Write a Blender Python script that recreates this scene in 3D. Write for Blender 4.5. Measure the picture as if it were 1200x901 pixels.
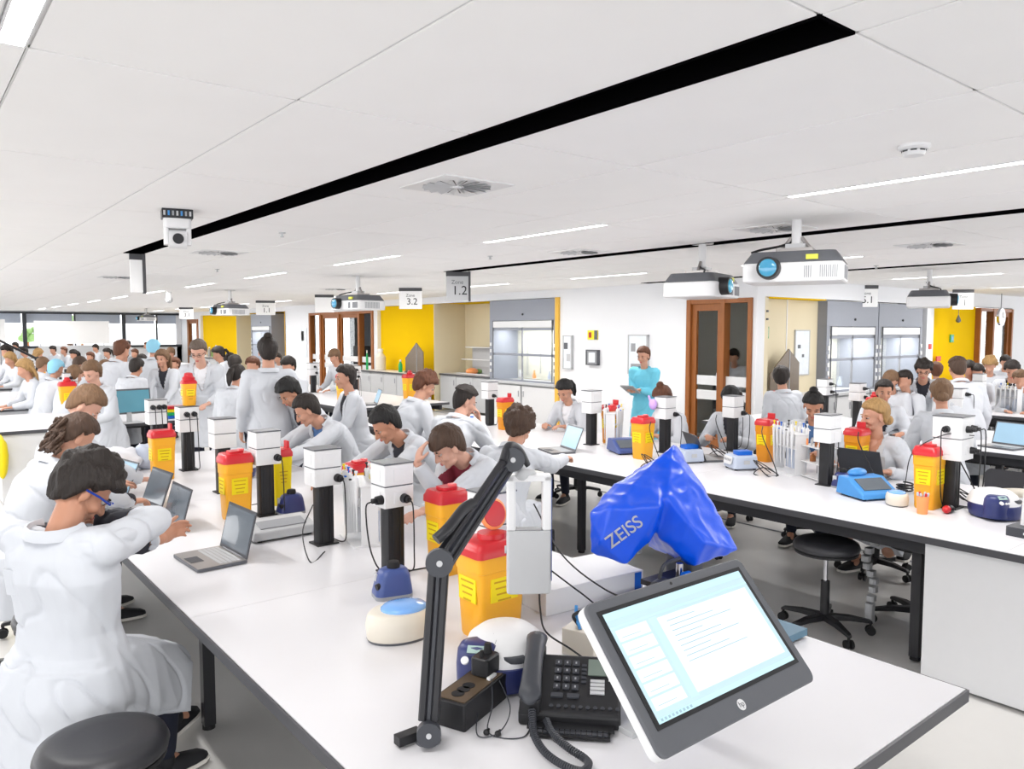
import bpy, bmesh, math, random
from mathutils import Vector, Matrix, noise
for o in list(bpy.data.objects): bpy.data.objects.remove(o)
S = bpy.context.scene
COL = S.collection
R = math.radians
PI = math.pi
V = Vector
random.seed(7)

# ------------------------------------------------------------------ camera
EYE = V((0, 0, 1.9))
YAW, PITCH, FPX = 38.7582, 3.9685, 900.9
cd = bpy.data.cameras.new('camera'); cam = bpy.data.objects.new('camera', cd); COL.objects.link(cam)
cd.sensor_width = 36.0; cd.lens = 36.0 * FPX / 1200.0; cd.clip_start = 0.05; cd.clip_end = 300
cam.location = EYE; cam.rotation_euler = (R(90 - PITCH), 0, R(-YAW))
S.camera = cam
# ------------------------------------------------------------------ world: pale overcast daylight
w = bpy.data.worlds.new('daylight'); S.world = w; w.use_nodes = True
bg = w.node_tree.nodes['Background']; bg.inputs[0].default_value = (0.97, 0.98, 1.0, 1); bg.inputs[1].default_value = 1.45
# ------------------------------------------------------------------ exposure
S.view_settings.view_transform = 'Standard'; S.view_settings.look = 'None'
S.view_settings.exposure = 1.12; S.view_settings.gamma = 1.0
S.view_settings.use_curve_mapping = False
LAMP_W = 9.0          # watts of each ceiling batten's own light
STRIP_E = 5.0          # brightness of each batten's diffuser

# pixel (1200x901) -> world, used to place things at their real spots on real planes
_y, _p = R(YAW), R(PITCH)
_fw = V((math.sin(_y)*math.cos(_p), math.cos(_y)*math.cos(_p), -math.sin(_p)))
_rt = V((math.cos(_y), -math.sin(_y), 0)); _up = _rt.cross(_fw)
def at(px, py, z):
    d = _fw + _rt*((px-600)/FPX) - _up*((py-450.5)/FPX)
    return EYE + d*((z-EYE.z)/d.z)

# ------------------------------------------------------------------ materials
MATS = {}
def lin(c):
    return tuple(((v/255)/12.92 if v/255 <= .04045 else ((v/255+.055)/1.055)**2.4) for v in c)
def mat(name, rgb, rough=.5, metal=0, emit=0, var=0.0, bump=0.0, scale=20, trans=0, coat=0, ior=1.45, stretch=None, alpha=1, ecol=None, sub=0):
    if name in MATS: return MATS[name]
    m = bpy.data.materials.new(name); m.use_nodes = True; MATS[name] = m
    nt = m.node_tree; b = nt.nodes['Principled BSDF']
    c = lin(rgb) + (1,)
    b.inputs['Base Color'].default_value = c
    b.inputs['Roughness'].default_value = rough; b.inputs['Metallic'].default_value = metal
    b.inputs['IOR'].default_value = ior
    if trans: b.inputs['Transmission Weight'].default_value = trans
    if coat: b.inputs['Coat Weight'].default_value = coat
    if alpha < 1: b.inputs['Alpha'].default_value = alpha
    if sub:
        b.inputs['Subsurface Weight'].default_value = sub; b.inputs['Subsurface Radius'].default_value = (.012, .005, .003)
    if emit:
        b.inputs['Emission Color'].default_value = (lin(ecol) + (1,)) if ecol else c
        b.inputs['Emission Strength'].default_value = emit
    tc = nt.nodes.new('ShaderNodeTexCoord'); mp = nt.nodes.new('ShaderNodeMapping')
    nt.links.new(tc.outputs['Object'], mp.inputs[0])
    if stretch: mp.inputs['Scale'].default_value = stretch
    n = nt.nodes.new('ShaderNodeTexNoise'); n.inputs['Scale'].default_value = scale; n.inputs['Detail'].default_value = 4
    nt.links.new(mp.outputs[0], n.inputs['Vector'])
    if var:
        mx = nt.nodes.new('ShaderNodeMix'); mx.data_type = 'RGBA'
        mx.inputs[6].default_value = tuple(max(0, v*(1-var)) for v in c[:3]) + (1,)
        mx.inputs[7].default_value = tuple(min(1, v*(1+var)) for v in c[:3]) + (1,)
        nt.links.new(n.outputs['Fac'], mx.inputs[0]); nt.links.new(mx.outputs[2], b.inputs['Base Color'])
    if bump:
        bp = nt.nodes.new('ShaderNodeBump'); bp.inputs['Strength'].default_value = bump; bp.inputs['Distance'].default_value = .01
        nt.links.new(n.outputs['Fac'], bp.inputs['Height']); nt.links.new(bp.outputs[0], b.inputs['Normal'])
    return m
M_CEIL = mat('ceiling_tile_white', (248,247,246), .85, var=.02, scale=3)
M_GRID = mat('ceiling_grid_white', (222,222,222), .6)
M_WALL = mat('wall_paint_white', (232,233,236), .7, var=.015, scale=2)
M_CREAM = mat('wall_paint_cream', (222,210,180), .7, var=.02, scale=2)
M_YEL = mat('wall_paint_yellow', (228,186,3), .95, var=.02, scale=2)
M_OCH = mat('reveal_ochre', (232,182,70), .6, var=.03, scale=3)
M_FLOOR = mat('vinyl_floor_grey', (206,204,201), .32, var=.03, scale=6)
M_WOOD = mat('door_oak', (150,90,42), .45, var=.28, scale=8, stretch=(6,6,.5))
M_TOP = mat('worktop_laminate_white', (217,216,219), .34, var=.012, scale=4)
M_EDGE = mat('worktop_edge_charcoal', (72,72,76), .4)
M_VOID = mat('slot_matt_black', (8,8,9), 1.0)
M_VOID.node_tree.nodes['Principled BSDF'].inputs['Specular IOR Level'].default_value = 0
M_YEL.node_tree.nodes['Principled BSDF'].inputs['Specular IOR Level'].default_value = .15
M_BLK = mat('black_plastic', (28,28,31), .45, var=.1, scale=30)
M_BLK2 = mat('black_satin_metal', (36,36,40), .35, var=.08)
M_CHAR = mat('charcoal_plastic', (58,60,66), .42, var=.06)
M_DGR = mat('dark_grey_plastic', (92,94,99), .4, var=.05)
M_GR = mat('grey_plastic', (150,152,156), .4, var=.04)
M_LGR = mat('light_grey_plastic', (188,189,191), .4, var=.03)
M_WHT = mat('white_plastic', (222,222,223), .35, var=.015)
M_CRM = mat('cream_plastic', (216,209,196), .4, var=.03)
M_SILV = mat('laptop_silver', (160,156,154), .35, .6, var=.03)
M_CHROME = mat('chrome', (200,200,205), .12, 1.0, var=.02)
M_SCR = mat('dark_display', (88,96,104), .18, coat=.6, var=.25, scale=5)
M_SCRB = mat('lit_display_blue', (120,150,170), .2, emit=.28, ecol=(165,195,215), var=.2, scale=4)
M_YBIN = mat('sharps_bin_yellow', (240,172,40), .35, var=.03, scale=5, sub=.1)
M_YBIN2 = mat('sharps_bin_orange', (222,142,24), .35, var=.03)
M_YLAB = mat('sharps_label_yellow', (236,212,10), .4, var=.02)
M_RED = mat('sharps_lid_red', (196,36,44), .32, var=.04)
M_NAVY = mat('navy_plastic', (44,52,104), .35, var=.05)
M_NAVY2 = mat('slate_blue_plastic', (66,84,142), .35, var=.04)
M_BLUE = mat('bright_blue_plastic', (14,98,200), .3, var=.06)
M_SKYB = mat('sky_blue_plastic', (68,140,205), .35, var=.05)
M_LIDB = mat('translucent_blue_lid', (120,170,232), .15, coat=.4, var=.15, scale=18)
M_PALEB = mat('pale_blue_grey_plastic', (188,197,214), .4, var=.02)
M_COVER = mat('glossy_blue_dust_cover', (0,80,222), .3, coat=.2, bump=.1, scale=30, var=.05)
M_ORN = mat('orange_plastic', (250,160,98), .35, sub=.1, var=.03)
M_RUB = mat('black_rubber', (20,20,22), .65, var=.08)
M_VINYL = mat('seat_vinyl_charcoal', (52,52,56), .38, bump=.05, scale=200, var=.04)
M_HOOD = mat('fume_hood_grey', (140,144,154), .45, var=.03)
M_HOODIN = mat('fume_hood_inside', (205,204,190), .6, var=.06, scale=6)
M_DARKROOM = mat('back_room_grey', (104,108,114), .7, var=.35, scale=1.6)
M_OFFICE = mat('office_wall_grey', (206,206,200), .7, var=.1, scale=1.2)
M_FRAME = mat('window_frame_dark', (52,56,64), .4)
M_BLIND = mat('blind_slate_blue', (206,213,228), .6, var=.05, scale=3)
M_LEAF = mat('foliage_green', (120,150,90), .7, var=.4, scale=6)
M_GLASS = mat('clear_glass', (235,242,245), .04, trans=1.0, ior=1.02, alpha=.25)
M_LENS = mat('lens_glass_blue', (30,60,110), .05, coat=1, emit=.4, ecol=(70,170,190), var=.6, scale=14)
M_LEDW = mat('batten_diffuser', (255,255,255), .5, emit=STRIP_E)
M_BOARD = mat('whiteboard', (246,246,246), .3, var=.01)
M_PAPER = mat('paper', (226,232,238), .6, var=.12, scale=14)
M_GREEN = mat('exit_sign_green', (20,130,70), .4, emit=.3)
M_LILAC = mat('lilac_glove', (196,160,226), .5, var=.08)
M_BAG = mat('white_plastic_bag', (228,230,236), .4, bump=.6, scale=14, var=.05)
# people
M_COAT = mat('lab_coat_cotton', (200,203,209), .85, bump=.10, scale=9, var=.02)
M_GOWN = mat('gown_turquoise', (110,196,220), .8, bump=.4, scale=11, var=.05)
M_NAVYT = mat('navy_trousers', (24,28,44), .85, var=.2, scale=12)
M_JEAN = mat('blue_jeans', (58,74,112), .85, var=.2, scale=30)
M_LIP = mat('lip', (190,98,92), .5, var=.08)
M_EYEW = mat('eye_white', (176,168,162), .5, var=.02)
M_EYED = mat('eye_dark', (34,24,20), .2, var=.1)
M_SHOE = mat('black_canvas_shoe', (26,26,30), .7, var=.15)
M_SOLE = mat('shoe_sole_white', (226,222,214), .6, var=.04)
M_GOGG = mat('blue_goggle_frame', (24,60,160), .35, var=.05)
SKIN = {'pale': mat('skin_pale', (205,158,138), .5, sub=.08, var=.05, scale=14), 'light': mat('skin_light', (196,146,122), .5, sub=.08, var=.05, scale=14),
        'tan': mat('skin_tan', (188,136,110), .5, sub=.08, var=.05, scale=14), 'brown': mat('skin_brown', (150,100,76), .5, sub=.06, var=.06, scale=14)}
def hairm(n, rgb): return mat('hair_'+n, rgb, .62, var=.5, bump=.9, scale=75, stretch=(1,1,.10))
HAIR = {'black': hairm('black', (17,15,15)), 'dark': hairm('dark_brown', (33,25,21)), 'brown': hairm('brown', (68,48,35)), 'auburn': hairm('auburn', (92,54,34)),
        'light': hairm('light_brown', (112,84,60)), 'blond': hairm('blond', (168,132,84)), 'grey': hairm('grey_brown', (96,82,72)), 'cap': mat('surgical_cap_blue', (140,196,220), .8, bump=.4, scale=20, var=.04)}
SHIRT = {'dark': mat('shirt_charcoal', (44,44,52), .85, var=.1), 'blue': mat('shirt_blue', (70,104,150), .85, var=.1), 'white': mat('shirt_white', (224,224,228), .85, var=.04),
         'red': mat('shirt_maroon', (120,34,52), .85, var=.1), 'green': mat('shirt_green', (72,128,92), .85, var=.1), 'skin': SKIN['light']}

# ------------------------------------------------------------------ mesh helpers
class MB:
    def __init__(s): s.v = []; s.f = []; s.m = []; s.mats = []
    def mi(s, m):
        if m is None: return 0
        if m not in s.mats: s.mats.append(m)
        return s.mats.index(m)
    def add(s, vs, fs, m=None, M=None):
        k = len(s.v); i = s.mi(m)
        s.v += [tuple(M @ V(v)) if M else tuple(v) for v in vs]
        s.f += [tuple(a+k for a in f) for f in fs]; s.m += [i]*len(fs)
        return s
    def box(s, c, d, m=None, rz=0, M=None, taper=1.0):
        hx, hy, hz = d[0]/2, d[1]/2, d[2]/2
        vs = []
        for z, t in ((-hz, 1.0), (hz, taper)):
            for x, y in ((-hx,-hy), (hx,-hy), (hx,hy), (-hx,hy)): vs.append(V((x*t, y*t, z)))
        rm = Matrix.Rotation(rz, 4, 'Z') if rz else None
        vs = [((rm @ v) if rm else v) + V(c) for v in vs]
        return s.add(vs, [(0,3,2,1),(4,5,6,7),(0,1,5,4),(1,2,6,5),(2,3,7,6),(3,0,4,7)], m, M)
    def ring(s, rings, m=None, cap=True, M=None):
        n = len(rings[0]); vs = [p for r in rings for p in r]; fs = []
        for i in range(len(rings)-1):
            for j in range(n):
                a, b = i*n+j, i*n+(j+1) % n
                fs.append((a, b, b+n, a+n))
        if cap:
            fs.append(tuple(reversed(range(n)))); fs.append(tuple(range((len(rings)-1)*n, len(rings)*n)))
        return s.add(vs, fs, m, M)
    def cyl(s, p0, p1, r0, r1=None, m=None, n=16, M=None):
        p0, p1 = V(p0), V(p1); r1 = r0 if r1 is None else r1
        a, b = frame(p1-p0)
        return s.ring([[p+a*(r*math.cos(t))+b*(r*math.sin(t)) for t in (2*PI*k/n for k in range(n))] for p, r in ((p0,r0),(p1,r1))], m, True, M)
    def cone(s, p0, p1, r0, r1, m=None, n=12, k=3, M=None):       # tapered limb with round ends
        p0, p1 = V(p0), V(p1); ax = p1-p0; L = ax.length or 1e-4; ax = ax/L; a, b = frame(ax)
        rg = []
        for i in range(k+1):
            t = PI/2*(i+.25)/(k+.25); rg.append((p0-ax*(r0*math.cos(t)), r0*math.sin(t)))
        for i in range(k, -1, -1):
            t = PI/2*(i+.25)/(k+.25); rg.append((p1+ax*(r1*math.cos(t)), r1*math.sin(t)))
        return s.ring([[p+a*(r*math.cos(q))+b*(r*math.sin(q)) for q in (2*PI*j/n for j in range(n))] for p, r in rg], m, True, M)
    def tube(s, pts, r, m=None, n=8, M=None):
        pts = [V(p) for p in pts]; rg = []
        rr = r if isinstance(r, (list, tuple)) else [r]*len(pts)
        a = None
        for i, p in enumerate(pts):
            d = (pts[min(i+1, len(pts)-1)]-pts[max(i-1, 0)])
            if d.length < 1e-7: d = V((0,0,1))
            d.normalize()
            if a is None: a, b = frame(d)
            else:
                a = (a-d*a.dot(d)); a = a.normalized() if a.length > 1e-5 else frame(d)[0]; b = d.cross(a)
            rg.append([p+a*(rr[i]*math.cos(q))+b*(rr[i]*math.sin(q)) for q in (2*PI*j/n for j in range(n))])
        return s.ring(rg, m, True, M)
    def ell(s, c, r, m=None, n=14, k=9, M=None, rot=None):
        r = (r,)*3 if not isinstance(r, (tuple, list)) else r
        c = V(c); rings = []
        for i in range(k+1):
            t = PI*(i+.12)/(k+.24)
            q = [V((r[0]*math.sin(t)*math.cos(2*PI*j/n), r[1]*math.sin(t)*math.sin(2*PI*j/n), r[2]*math.cos(t))) for j in range(n)]
            rings.append([c+((rot @ p) if rot else p) for p in q])
        rings.reverse()
        return s.ring(rings, m, True, M)
    def lathe(s, prof, c=(0,0,0), m=None, n=24, M=None, sx=1, sy=1):
        c = V(c)
        return s.ring([[c+V((r*sx*math.cos(2*PI*j/n), r*sy*math.sin(2*PI*j/n), z)) for j in range(n)] for r, z in prof], m, True, M)
    def rbox(s, c, d, rad, m=None, M=None, n=5, top=1.0, chamf=.0):   # box with rounded vertical corners
        def prof(z, k, inset=0):
            hx, hy = d[0]/2*k-inset, d[1]/2*k-inset; r = min(rad, hx*.99, hy*.99); out = []
            for cx, cy, a0 in ((hx-r, hy-r, 0), (-hx+r, hy-r, PI/2), (-hx+r, -hy+r, PI), (hx-r, -hy+r, 1.5*PI)):
                for i in range(n+1):
                    a = a0+PI/2*i/n; out.append(V(c)+V((cx+r*math.cos(a), cy+r*math.sin(a), z)))
            return out
        h = d[2]/2
        if chamf: rg = [prof(-h, 1, chamf), prof(-h+chamf, 1), prof(h-chamf, top), prof(h, top, chamf)]
        else: rg = [prof(-h, 1), prof(h, top)]
        return s.ring(rg, m, True, M)
    def build(s, name, m=None, parent=None, loc=None, rot=None, smooth=False, bevel=0, seg=2):
        me = bpy.data.meshes.new(name); me.from_pydata([tuple(v) for v in s.v], [], s.f)
        for q in (s.mats or [m]): me.materials.append(q)
        if s.mats:
            for i, p in enumerate(me.polygons): p.material_index = s.m[i]
        me.validate(); me.update()
        if smooth:
            me.shade_smooth()
            try: me.set_sharp_from_angle(angle=R(smooth if smooth is not True else 45))
            except Exception: pass
        o = bpy.data.objects.new(name, me); COL.objects.link(o)
        if parent is not None: o.parent = parent
        if loc is not None: o.location = loc
        if rot is not None: o.rotation_euler = rot
        if bevel:
            b = o.modifiers.new('bevel', 'BEVEL'); b.width = bevel; b.segments = seg; b.limit_method = 'ANGLE'; b.angle_limit = R(40)
        return o
def frame(d):
    d = V(d).normalized(); a = d.cross(V((0,0,1)))
    if a.length < .05: a = d.cross(V((0,1,0)))
    a.normalize(); return a, d.cross(a)
def tag(o, label=None, cat=None, group=None, kind=None):
    if label: o['label'] = label
    if cat: o['category'] = cat
    if group: o['group'] = group
    if kind: o['kind'] = kind
    return o
def thing(name, loc, rz=0, label=None, cat=None, group=None):
    o = bpy.data.objects.new(name, None); COL.objects.link(o); o.empty_display_size = .05
    o.location = loc; o.rotation_euler = (0, 0, rz)
    return tag(o, label, cat, group)
def copy_tree(o, parent=None):
    c = o.copy(); COL.objects.link(c)
    if parent is not None: c.parent = parent
    for ch in list(o.children): copy_tree(ch, c)
    return c
def dup(o, loc, rz, label, group=None):
    c = copy_tree(o); c.location = loc; c.rotation_euler = (0, 0, rz); c['label'] = label
    if group: c['group'] = group
    return c
def struct(name, mb, m=None, parent=None, **k):
    o = mb.build(name, m, parent, **k)
    if parent is None: o['kind'] = 'structure'
    return o
def text(name, s, size, m, parent, M, ext=.0006, align='CENTER', bold=0):
    c = bpy.data.curves.new(name, 'FONT'); c.body = s; c.size = size; c.extrude = ext; c.offset = bold; c.align_x = align; c.align_y = 'CENTER'
    t = bpy.data.objects.new(name, c); COL.objects.link(t)
    dg = bpy.context.evaluated_depsgraph_get(); me = bpy.data.meshes.new_from_object(t.evaluated_get(dg))
    bpy.data.objects.remove(t); me.transform(M); me.materials.clear(); me.materials.append(m); me.name = name
    o = bpy.data.objects.new(name, me); COL.objects.link(o); o.parent = parent
    return o
def bez(p, n=16):
    p = [V(q) for q in p]; out = []
    if len(p) == 2: return p
    q = [p[0]*2-p[1]] + p + [p[-1]*2-p[-2]]
    for i in range(1, len(q)-2):
        for k in range(n):
            t = k/n
            out.append(.5*((2*q[i]) + (q[i+1]-q[i-1])*t + (2*q[i-1]-5*q[i]+4*q[i+1]-q[i+2])*t*t + (-q[i-1]+3*q[i]-3*q[i+1]+q[i+2])*t**3))
    out.append(p[-1]); return out
# ================================================================== ROOM
Z_C = 2.7
MOD = 3.92; SL0 = 1.87; SLW = .18
# floor: vinyl sheets welded along the aisles
b = MB(); b.box((10.5, 15.5, -.06), (33, 45, .1)); floor = struct('floor', b, M_FLOOR)
for i, x in enumerate((-.45, 3.0, 6.5, 9.95)):
    b = MB(); b.box((x, 15, -.0045), (.006, 44, .01)); struct('weld_seam', b, M_GR, floor)
# ceiling slab + tiles
b = MB(); b.box((10.5, 15.5, Z_C+.17), (33, 45, .1)); ceil = struct('ceiling', b, M_GRID)
xs = []
for k in range(-2, 6):
    s = SL0 + SLW + MOD*k
    if k == 0 and False: pass
    xs += [(s, s+.80), (s+.80, s+1.60), (s+1.60, s+2.12), (s+2.20, s+3.0), (s+3.0, s+MOD-SLW)]
NY0 = -3
tm = {}
near, far = [], []
for (xa, xb) in xs:
    if xb > 26 or xa < -5.5: continue
    for j in range(NY0, 23):
        ya = 1.08 + 1.52*j; yb = ya+1.52
        far.append((xa, ya, xb, yb))
far.sort(key=lambda t: (t[0]+t[2])**2+(t[1]+t[3])**2)
near = [t for t in far if (t[1]+t[3])/2 > -.5 and (t[0]+t[2])/2 > -.4][:230]
ns = set(near); rest = [t for t in far if t not in ns]
GAP = .006
for (xa, ya, xb, yb) in near:
    key = round(xb-xa, 3)
    if key not in tm:
        b = MB(); b.box((0,0,0), (xb-xa-GAP*2, 1.52-GAP*2, .03)); me0 = b.build('ceiling_tile', M_CEIL, ceil, bevel=0); tm[key] = me0.data; o = me0
    else:
        o = bpy.data.objects.new('ceiling_tile', tm[key]); COL.objects.link(o); o.parent = ceil
    o.location = ((xa+xb)/2, (ya+yb)/2, Z_C+.015)
b = MB()
for (xa, ya, xb, yb) in rest: b.box(((xa+xb)/2, (ya+yb)/2, Z_C+.015), (xb-xa-GAP*2, yb-ya-GAP*2, .03))
o = b.build('ceiling_tiles_beyond', M_CEIL, ceil); o['kind'] = 'stuff'
b = MB()          # T-bars seen in the joints, just behind the tile faces
for (xa, ya, xb, yb) in far:
    for x, sg_ in ((xa, 1), (xb, -1)): b.box((x+sg_*.0085, (ya+yb)/2, Z_C+.0115), (.016, yb-ya, .013))
    b.box(((xa+xb)/2, ya, Z_C+.0115), (xb-xa-.003, .020, .013))
o = b.build('grid_bars', M_GRID, ceil); o['kind'] = 'stuff'
b = MB(); 
for k in range(-2, 6):      # closing strips over slots and lamp gaps where nothing is fitted
    s = SL0 + MOD*k
    for ya, yb in ((-3.48, 1.08), (8.68, 36)) if k in (0,1,2) else ((-3.48, 36),):
        b.box((s+SLW/2, (ya+yb)/2, Z_C+.015), (SLW-.008, yb-ya-.01, .03))
    lx = s+SLW+2.16
    for j in range(-3, 23):
        if j % 2 == 0 and j >= 0: continue
        b.box((lx, 1.08+1.52*j+.76, Z_C+.015), (.072, 1.51, .03))
o = b.build('closing_strip', M_CEIL, ceil); o['kind'] = 'stuff'
# black recessed slots
for n, k in enumerate((0, 1, 2)):
    s = SL0 + MOD*k
    t = thing('ceiling_slot', (s+SLW/2, 4.88, Z_C), 0, ['wide black recessed slot crossing the near ceiling', 'thin black ceiling slot ending at the hanging 1.2 sign', 'farthest thin black ceiling slot above the right side benches'][n], 'ceiling slot')
    b = MB(); b.box((0, 0, .095), (SLW, 7.6, .01)); b.build('slot_back', M_VOID, t)
    for sx in (-1, 1):
        b = MB(); b.box((sx*(SLW/2-.003), 0, .045), (.006, 7.6, .1)); b.build('slot_side', M_VOID, t)
    for sy in (-1, 1):
        b = MB(); b.box((0, sy*3.797, .045), (SLW-.012, .006, .1)); b.build('slot_end', M_VOID, t)
    for q in range(1):
        b = MB(); b.box((0, 0, .082), (.008, 7.58, .03)); b.build('slot_rail', M_VOID, t)
# light battens
def lamp_label(k, j):
    row = {-1: 'over the left edge of the room', 0: 'between the front bench and the middle bench', 1: 'beyond the second black slot', 2: 'right of the third black slot', 3: 'deep in the right part of the room', 4: 'in the last row on the right'}[k]
    return '%s recessed linear ceiling light %s' % (('nearest','second','third','fourth','fifth','sixth','seventh','eighth','ninth','tenth','farthest')[j//2], row)
ld = bpy.data.lights.new('batten_light', 'AREA'); ld.shape = 'RECTANGLE'; ld.size = .07; ld.size_y = 1.45; ld.energy = LAMP_W; ld.color = (1, .985, .965)
lroot = None
for k in (-1, 0, 1, 2, 3):
    lx = SL0 + SLW + MOD*k + 2.16
    for j in range(0, 22, 2):
        if k == -1 and j > 12: continue
        if k >= 2 and j > (4 if k in (2,4) else 2): continue
        y = 1.08+1.52*j+.76
        if lroot is None:
            lroot = thing('ceiling_light', (lx, y, Z_C), 0, lamp_label(k, j), 'light', 'linear ceiling lights')
            b = MB(); b.box((0,0,.005), (.06,1.50,.012)); b.build('diffuser', M_LEDW, lroot)
            b = MB()
            for sx in (-1,1): b.box((sx*.034,0,.012), (.006,1.51,.03))
            for sy in (-1,1): b.box((0,sy*.756,.012), (.074,.006,.03))
            b.build('frame', M_WHT, lroot); c = lroot
        else: c = dup(lroot, (lx, y, Z_C), 0, lamp_label(k, j))
        L = bpy.data.objects.new('lamp', ld); COL.objects.link(L); L.parent = c; L.location = (0, 0, -.008)
# swirl air diffusers
def vent():
    t = thing('air_diffuser', (0,0,Z_C), 0, 'x', 'vent', 'ceiling air diffusers')
    b = MB(); b.box((0,0,-.003), (.56,.56,.006)); b.build('plate', M_WHT, t)
    for i in range(16):
        a = 2*PI*i/16; M = Matrix.Rotation(a, 4, 'Z') @ Matrix.Translation((.14, 0, -.0075)) @ Matrix.Rotation(R(22), 4, 'X')
        b = MB(); b.add([(-.09,-.008,0),(.09,-.03,0),(.09,.012,0),(-.09,.004,0)], [(3,2,1,0)], None, M); b.build('blade', M_LGR, t)
        b = MB(); b.add([(-.09,.004,-.001),(.09,.012,-.001),(.09,.024,-.001),(-.09,.008,-.001)], [(3,2,1,0)], None, Matrix.Rotation(a,4,'Z') @ Matrix.Translation((.14,0,-.006))); b.build('air_gap', M_BLK, t)
    b = MB(); b.cyl((0,0,-.006), (0,0,-.012), .03, .028, n=20); b.build('hub', M_WHT, t)
    return t
v0 = vent(); v0.scale = (.82,.82,1); v0.location = (2.46, 3.55, Z_C); v0['label'] = 'square ceiling air diffuser with swirl blades beside the wide black slot'
for p, l in (((5.40, 3.45), 'swirl air diffuser just above the big white projector'), ((5.45, 5.7), 'swirl air diffuser left of the smaller projector, before the second slot'),
             ((7.55, 3.2), 'small-looking swirl diffuser right of the big projector'), ((2.62, 8.05), 'swirl air diffuser just beyond the end of the wide slot'),
             ((2.62, 12.6), 'far swirl air diffuser over the crowded left benches'), ((6.6, 13.6), 'far swirl air diffuser before the yellow wall panel')):
    dup(v0, (p[0], p[1], Z_C), 0, l)
t = thing('smoke_detector', (3.47, 1.55, Z_C), .4, 'round white smoke detector on the ceiling at upper right', 'smoke detector')
b = MB(); b.lathe([(.065,0),(.065,-.012),(.055,-.02)]); b.build('base', M_WHT, t, smooth=30)
b = MB(); b.lathe([(.045,-.02),(.048,-.03),(.04,-.045),(.015,-.05)]); b.build('head', M_WHT, t, smooth=30)
for i in range(8):
    a = 2*PI*i/8; b = MB(); b.box((.0465*math.cos(a), .0465*math.sin(a), -.026), (.004,.024,.006), rz=a); b.build('sensor_gap', M_BLK, t)
for x, y, l in ((2.5, 6.1, 'small white sprinkler head left of the first air diffuser'), (5.0, 6.6, 'small sprinkler head near the hanging 1.2 sign'), (3.3, 10.2, 'small sprinkler head over the aisle beyond the pole sign'), (9.4, 4.6, 'small sprinkler head right of the big projector')):
    t = thing('sprinkler', (x, y, Z_C), 0, l, 'sprinkler', 'sprinkler heads')
    b = MB(); b.lathe([(.028,0),(.028,-.006),(.01,-.01),(.009,-.03),(.016,-.034),(.016,-.037)]); b.build('head', M_LGR, t, smooth=30)

# ------------------------------------------------------------------ walls
XW = 10.0; YW = 6.65
# main long wall (x = 10), openings cut between segments
segs = [ # y0, y1, kind
 (6.65, 6.72, 'solid'), (6.72, 7.93, 'door'), (7.93, 11.0, 'solid'), (11.0, 15.42, 'alcove'), (15.42, 18.15, 'yellow'),
 (18.15, 18.35, 'solid'), (18.35, 22.4, 'door'), (22.4, 24.3, 'solid'), (24.3, 28.9, 'alcove'), (28.9, 33.2, 'yellow'), (33.2, 33.5, 'solid'), (33.5, 35.0, 'door'), (35.0, 36.0, 'solid')]
wb = MB()
for y0, y1, kd in segs:
    L = y1-y0; cy = (y0+y1)/2
    if kd == 'solid': wb.box((XW+.1, cy, 1.35), (.2, L, 2.7))
    elif kd == 'yellow': wb.box((XW+.1, cy, 2.625), (.2, L, .15)); 
    elif kd == 'door': wb.box((XW+.1, cy, 2.55), (.2, L, .3))
    else: wb.box((XW+.1, cy, 2.625), (.2, L, .15))
wall_far = struct('wall_back', wb, M_WALL)
wb = MB()
for y0, y1, kd in segs:
    if kd == 'yellow': wb.box((XW+.15, (y0+y1)/2, 1.27), (.1, y1-y0, 2.55))
wb.build('yellow_panel', M_YEL, wall_far)
# alcove interiors
def alcove(y0, y1, depth=.9):
    b = MB(); b.box((XW+depth+.05, (y0+y1)/2, 1.27), (.1, y1-y0+.2, 2.55)); struct('alcove_back', b, M_CREAM, wall_far)
    b = MB(); b.box((XW+.2+depth/2-.1, (y0+y1)/2, 2.56), (depth, y1-y0, .02)); struct('alcove_soffit', b, M_YEL, wall_far)
    b = MB(); b.box((XW+depth/2, y0-.01+.02, 1.275), (depth, .02, 2.55)); struct('alcove_reveal', b, M_OCH, wall_far)
    b = MB(); b.box((XW+depth/2, y1-.01, 1.275), (depth, .02, 2.55)); struct('alcove_reveal', b, M_CREAM, wall_far)
alcove(11.0, 15.42); alcove(24.3, 28.9)
# return wall facing the camera's right (y = 6.65)
wb = MB()
for x0, x1, z0, z1 in ((10.2, 11.93, 2.42, 2.7), (11.93, 16.0, 2.42, 2.7), (16.0, 18.2, 2.42, 2.7), (18.2, 20.1, 2.42, 2.7), (20.1, 25, 0, 2.7), (15.7, 16.0, 0, 2.42)):
    wb.box(((x0+x1)/2, YW+.1, (z0+z1)/2), (x1-x0, .2, z1-z0))
wall_r = struct('wall_right', wb, M_WALL)
b = MB(); b.box((17.1, YW+.12, 1.21), (2.2, .1, 2.42)); b.build('yellow_panel', M_YEL, wall_r)
b = MB(); b.box((11.2, YW+.24, 1.21), (1.7, .1, 2.42)); b.box((13.8, YW+.95, 1.21), (3.8, .1, 2.42)); b.build('alcove_back', M_CREAM, wall_r)
b = MB(); b.box((11.1, YW+.1, 2.41), (1.7, .2, .02)); b.build('alcove_soffit', M_YEL, wall_r)
b = MB(); b.box((10.25, YW+.1, 1.21), (.1, .2, 2.42)); b.build('alcove_reveal', M_CREAM, wall_r)
b = MB(); b.box((11.1, YW+.19, 1.21), (.02, .02, 2.4)); b.build('corner_bead', M_WALL, wall_r)
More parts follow.
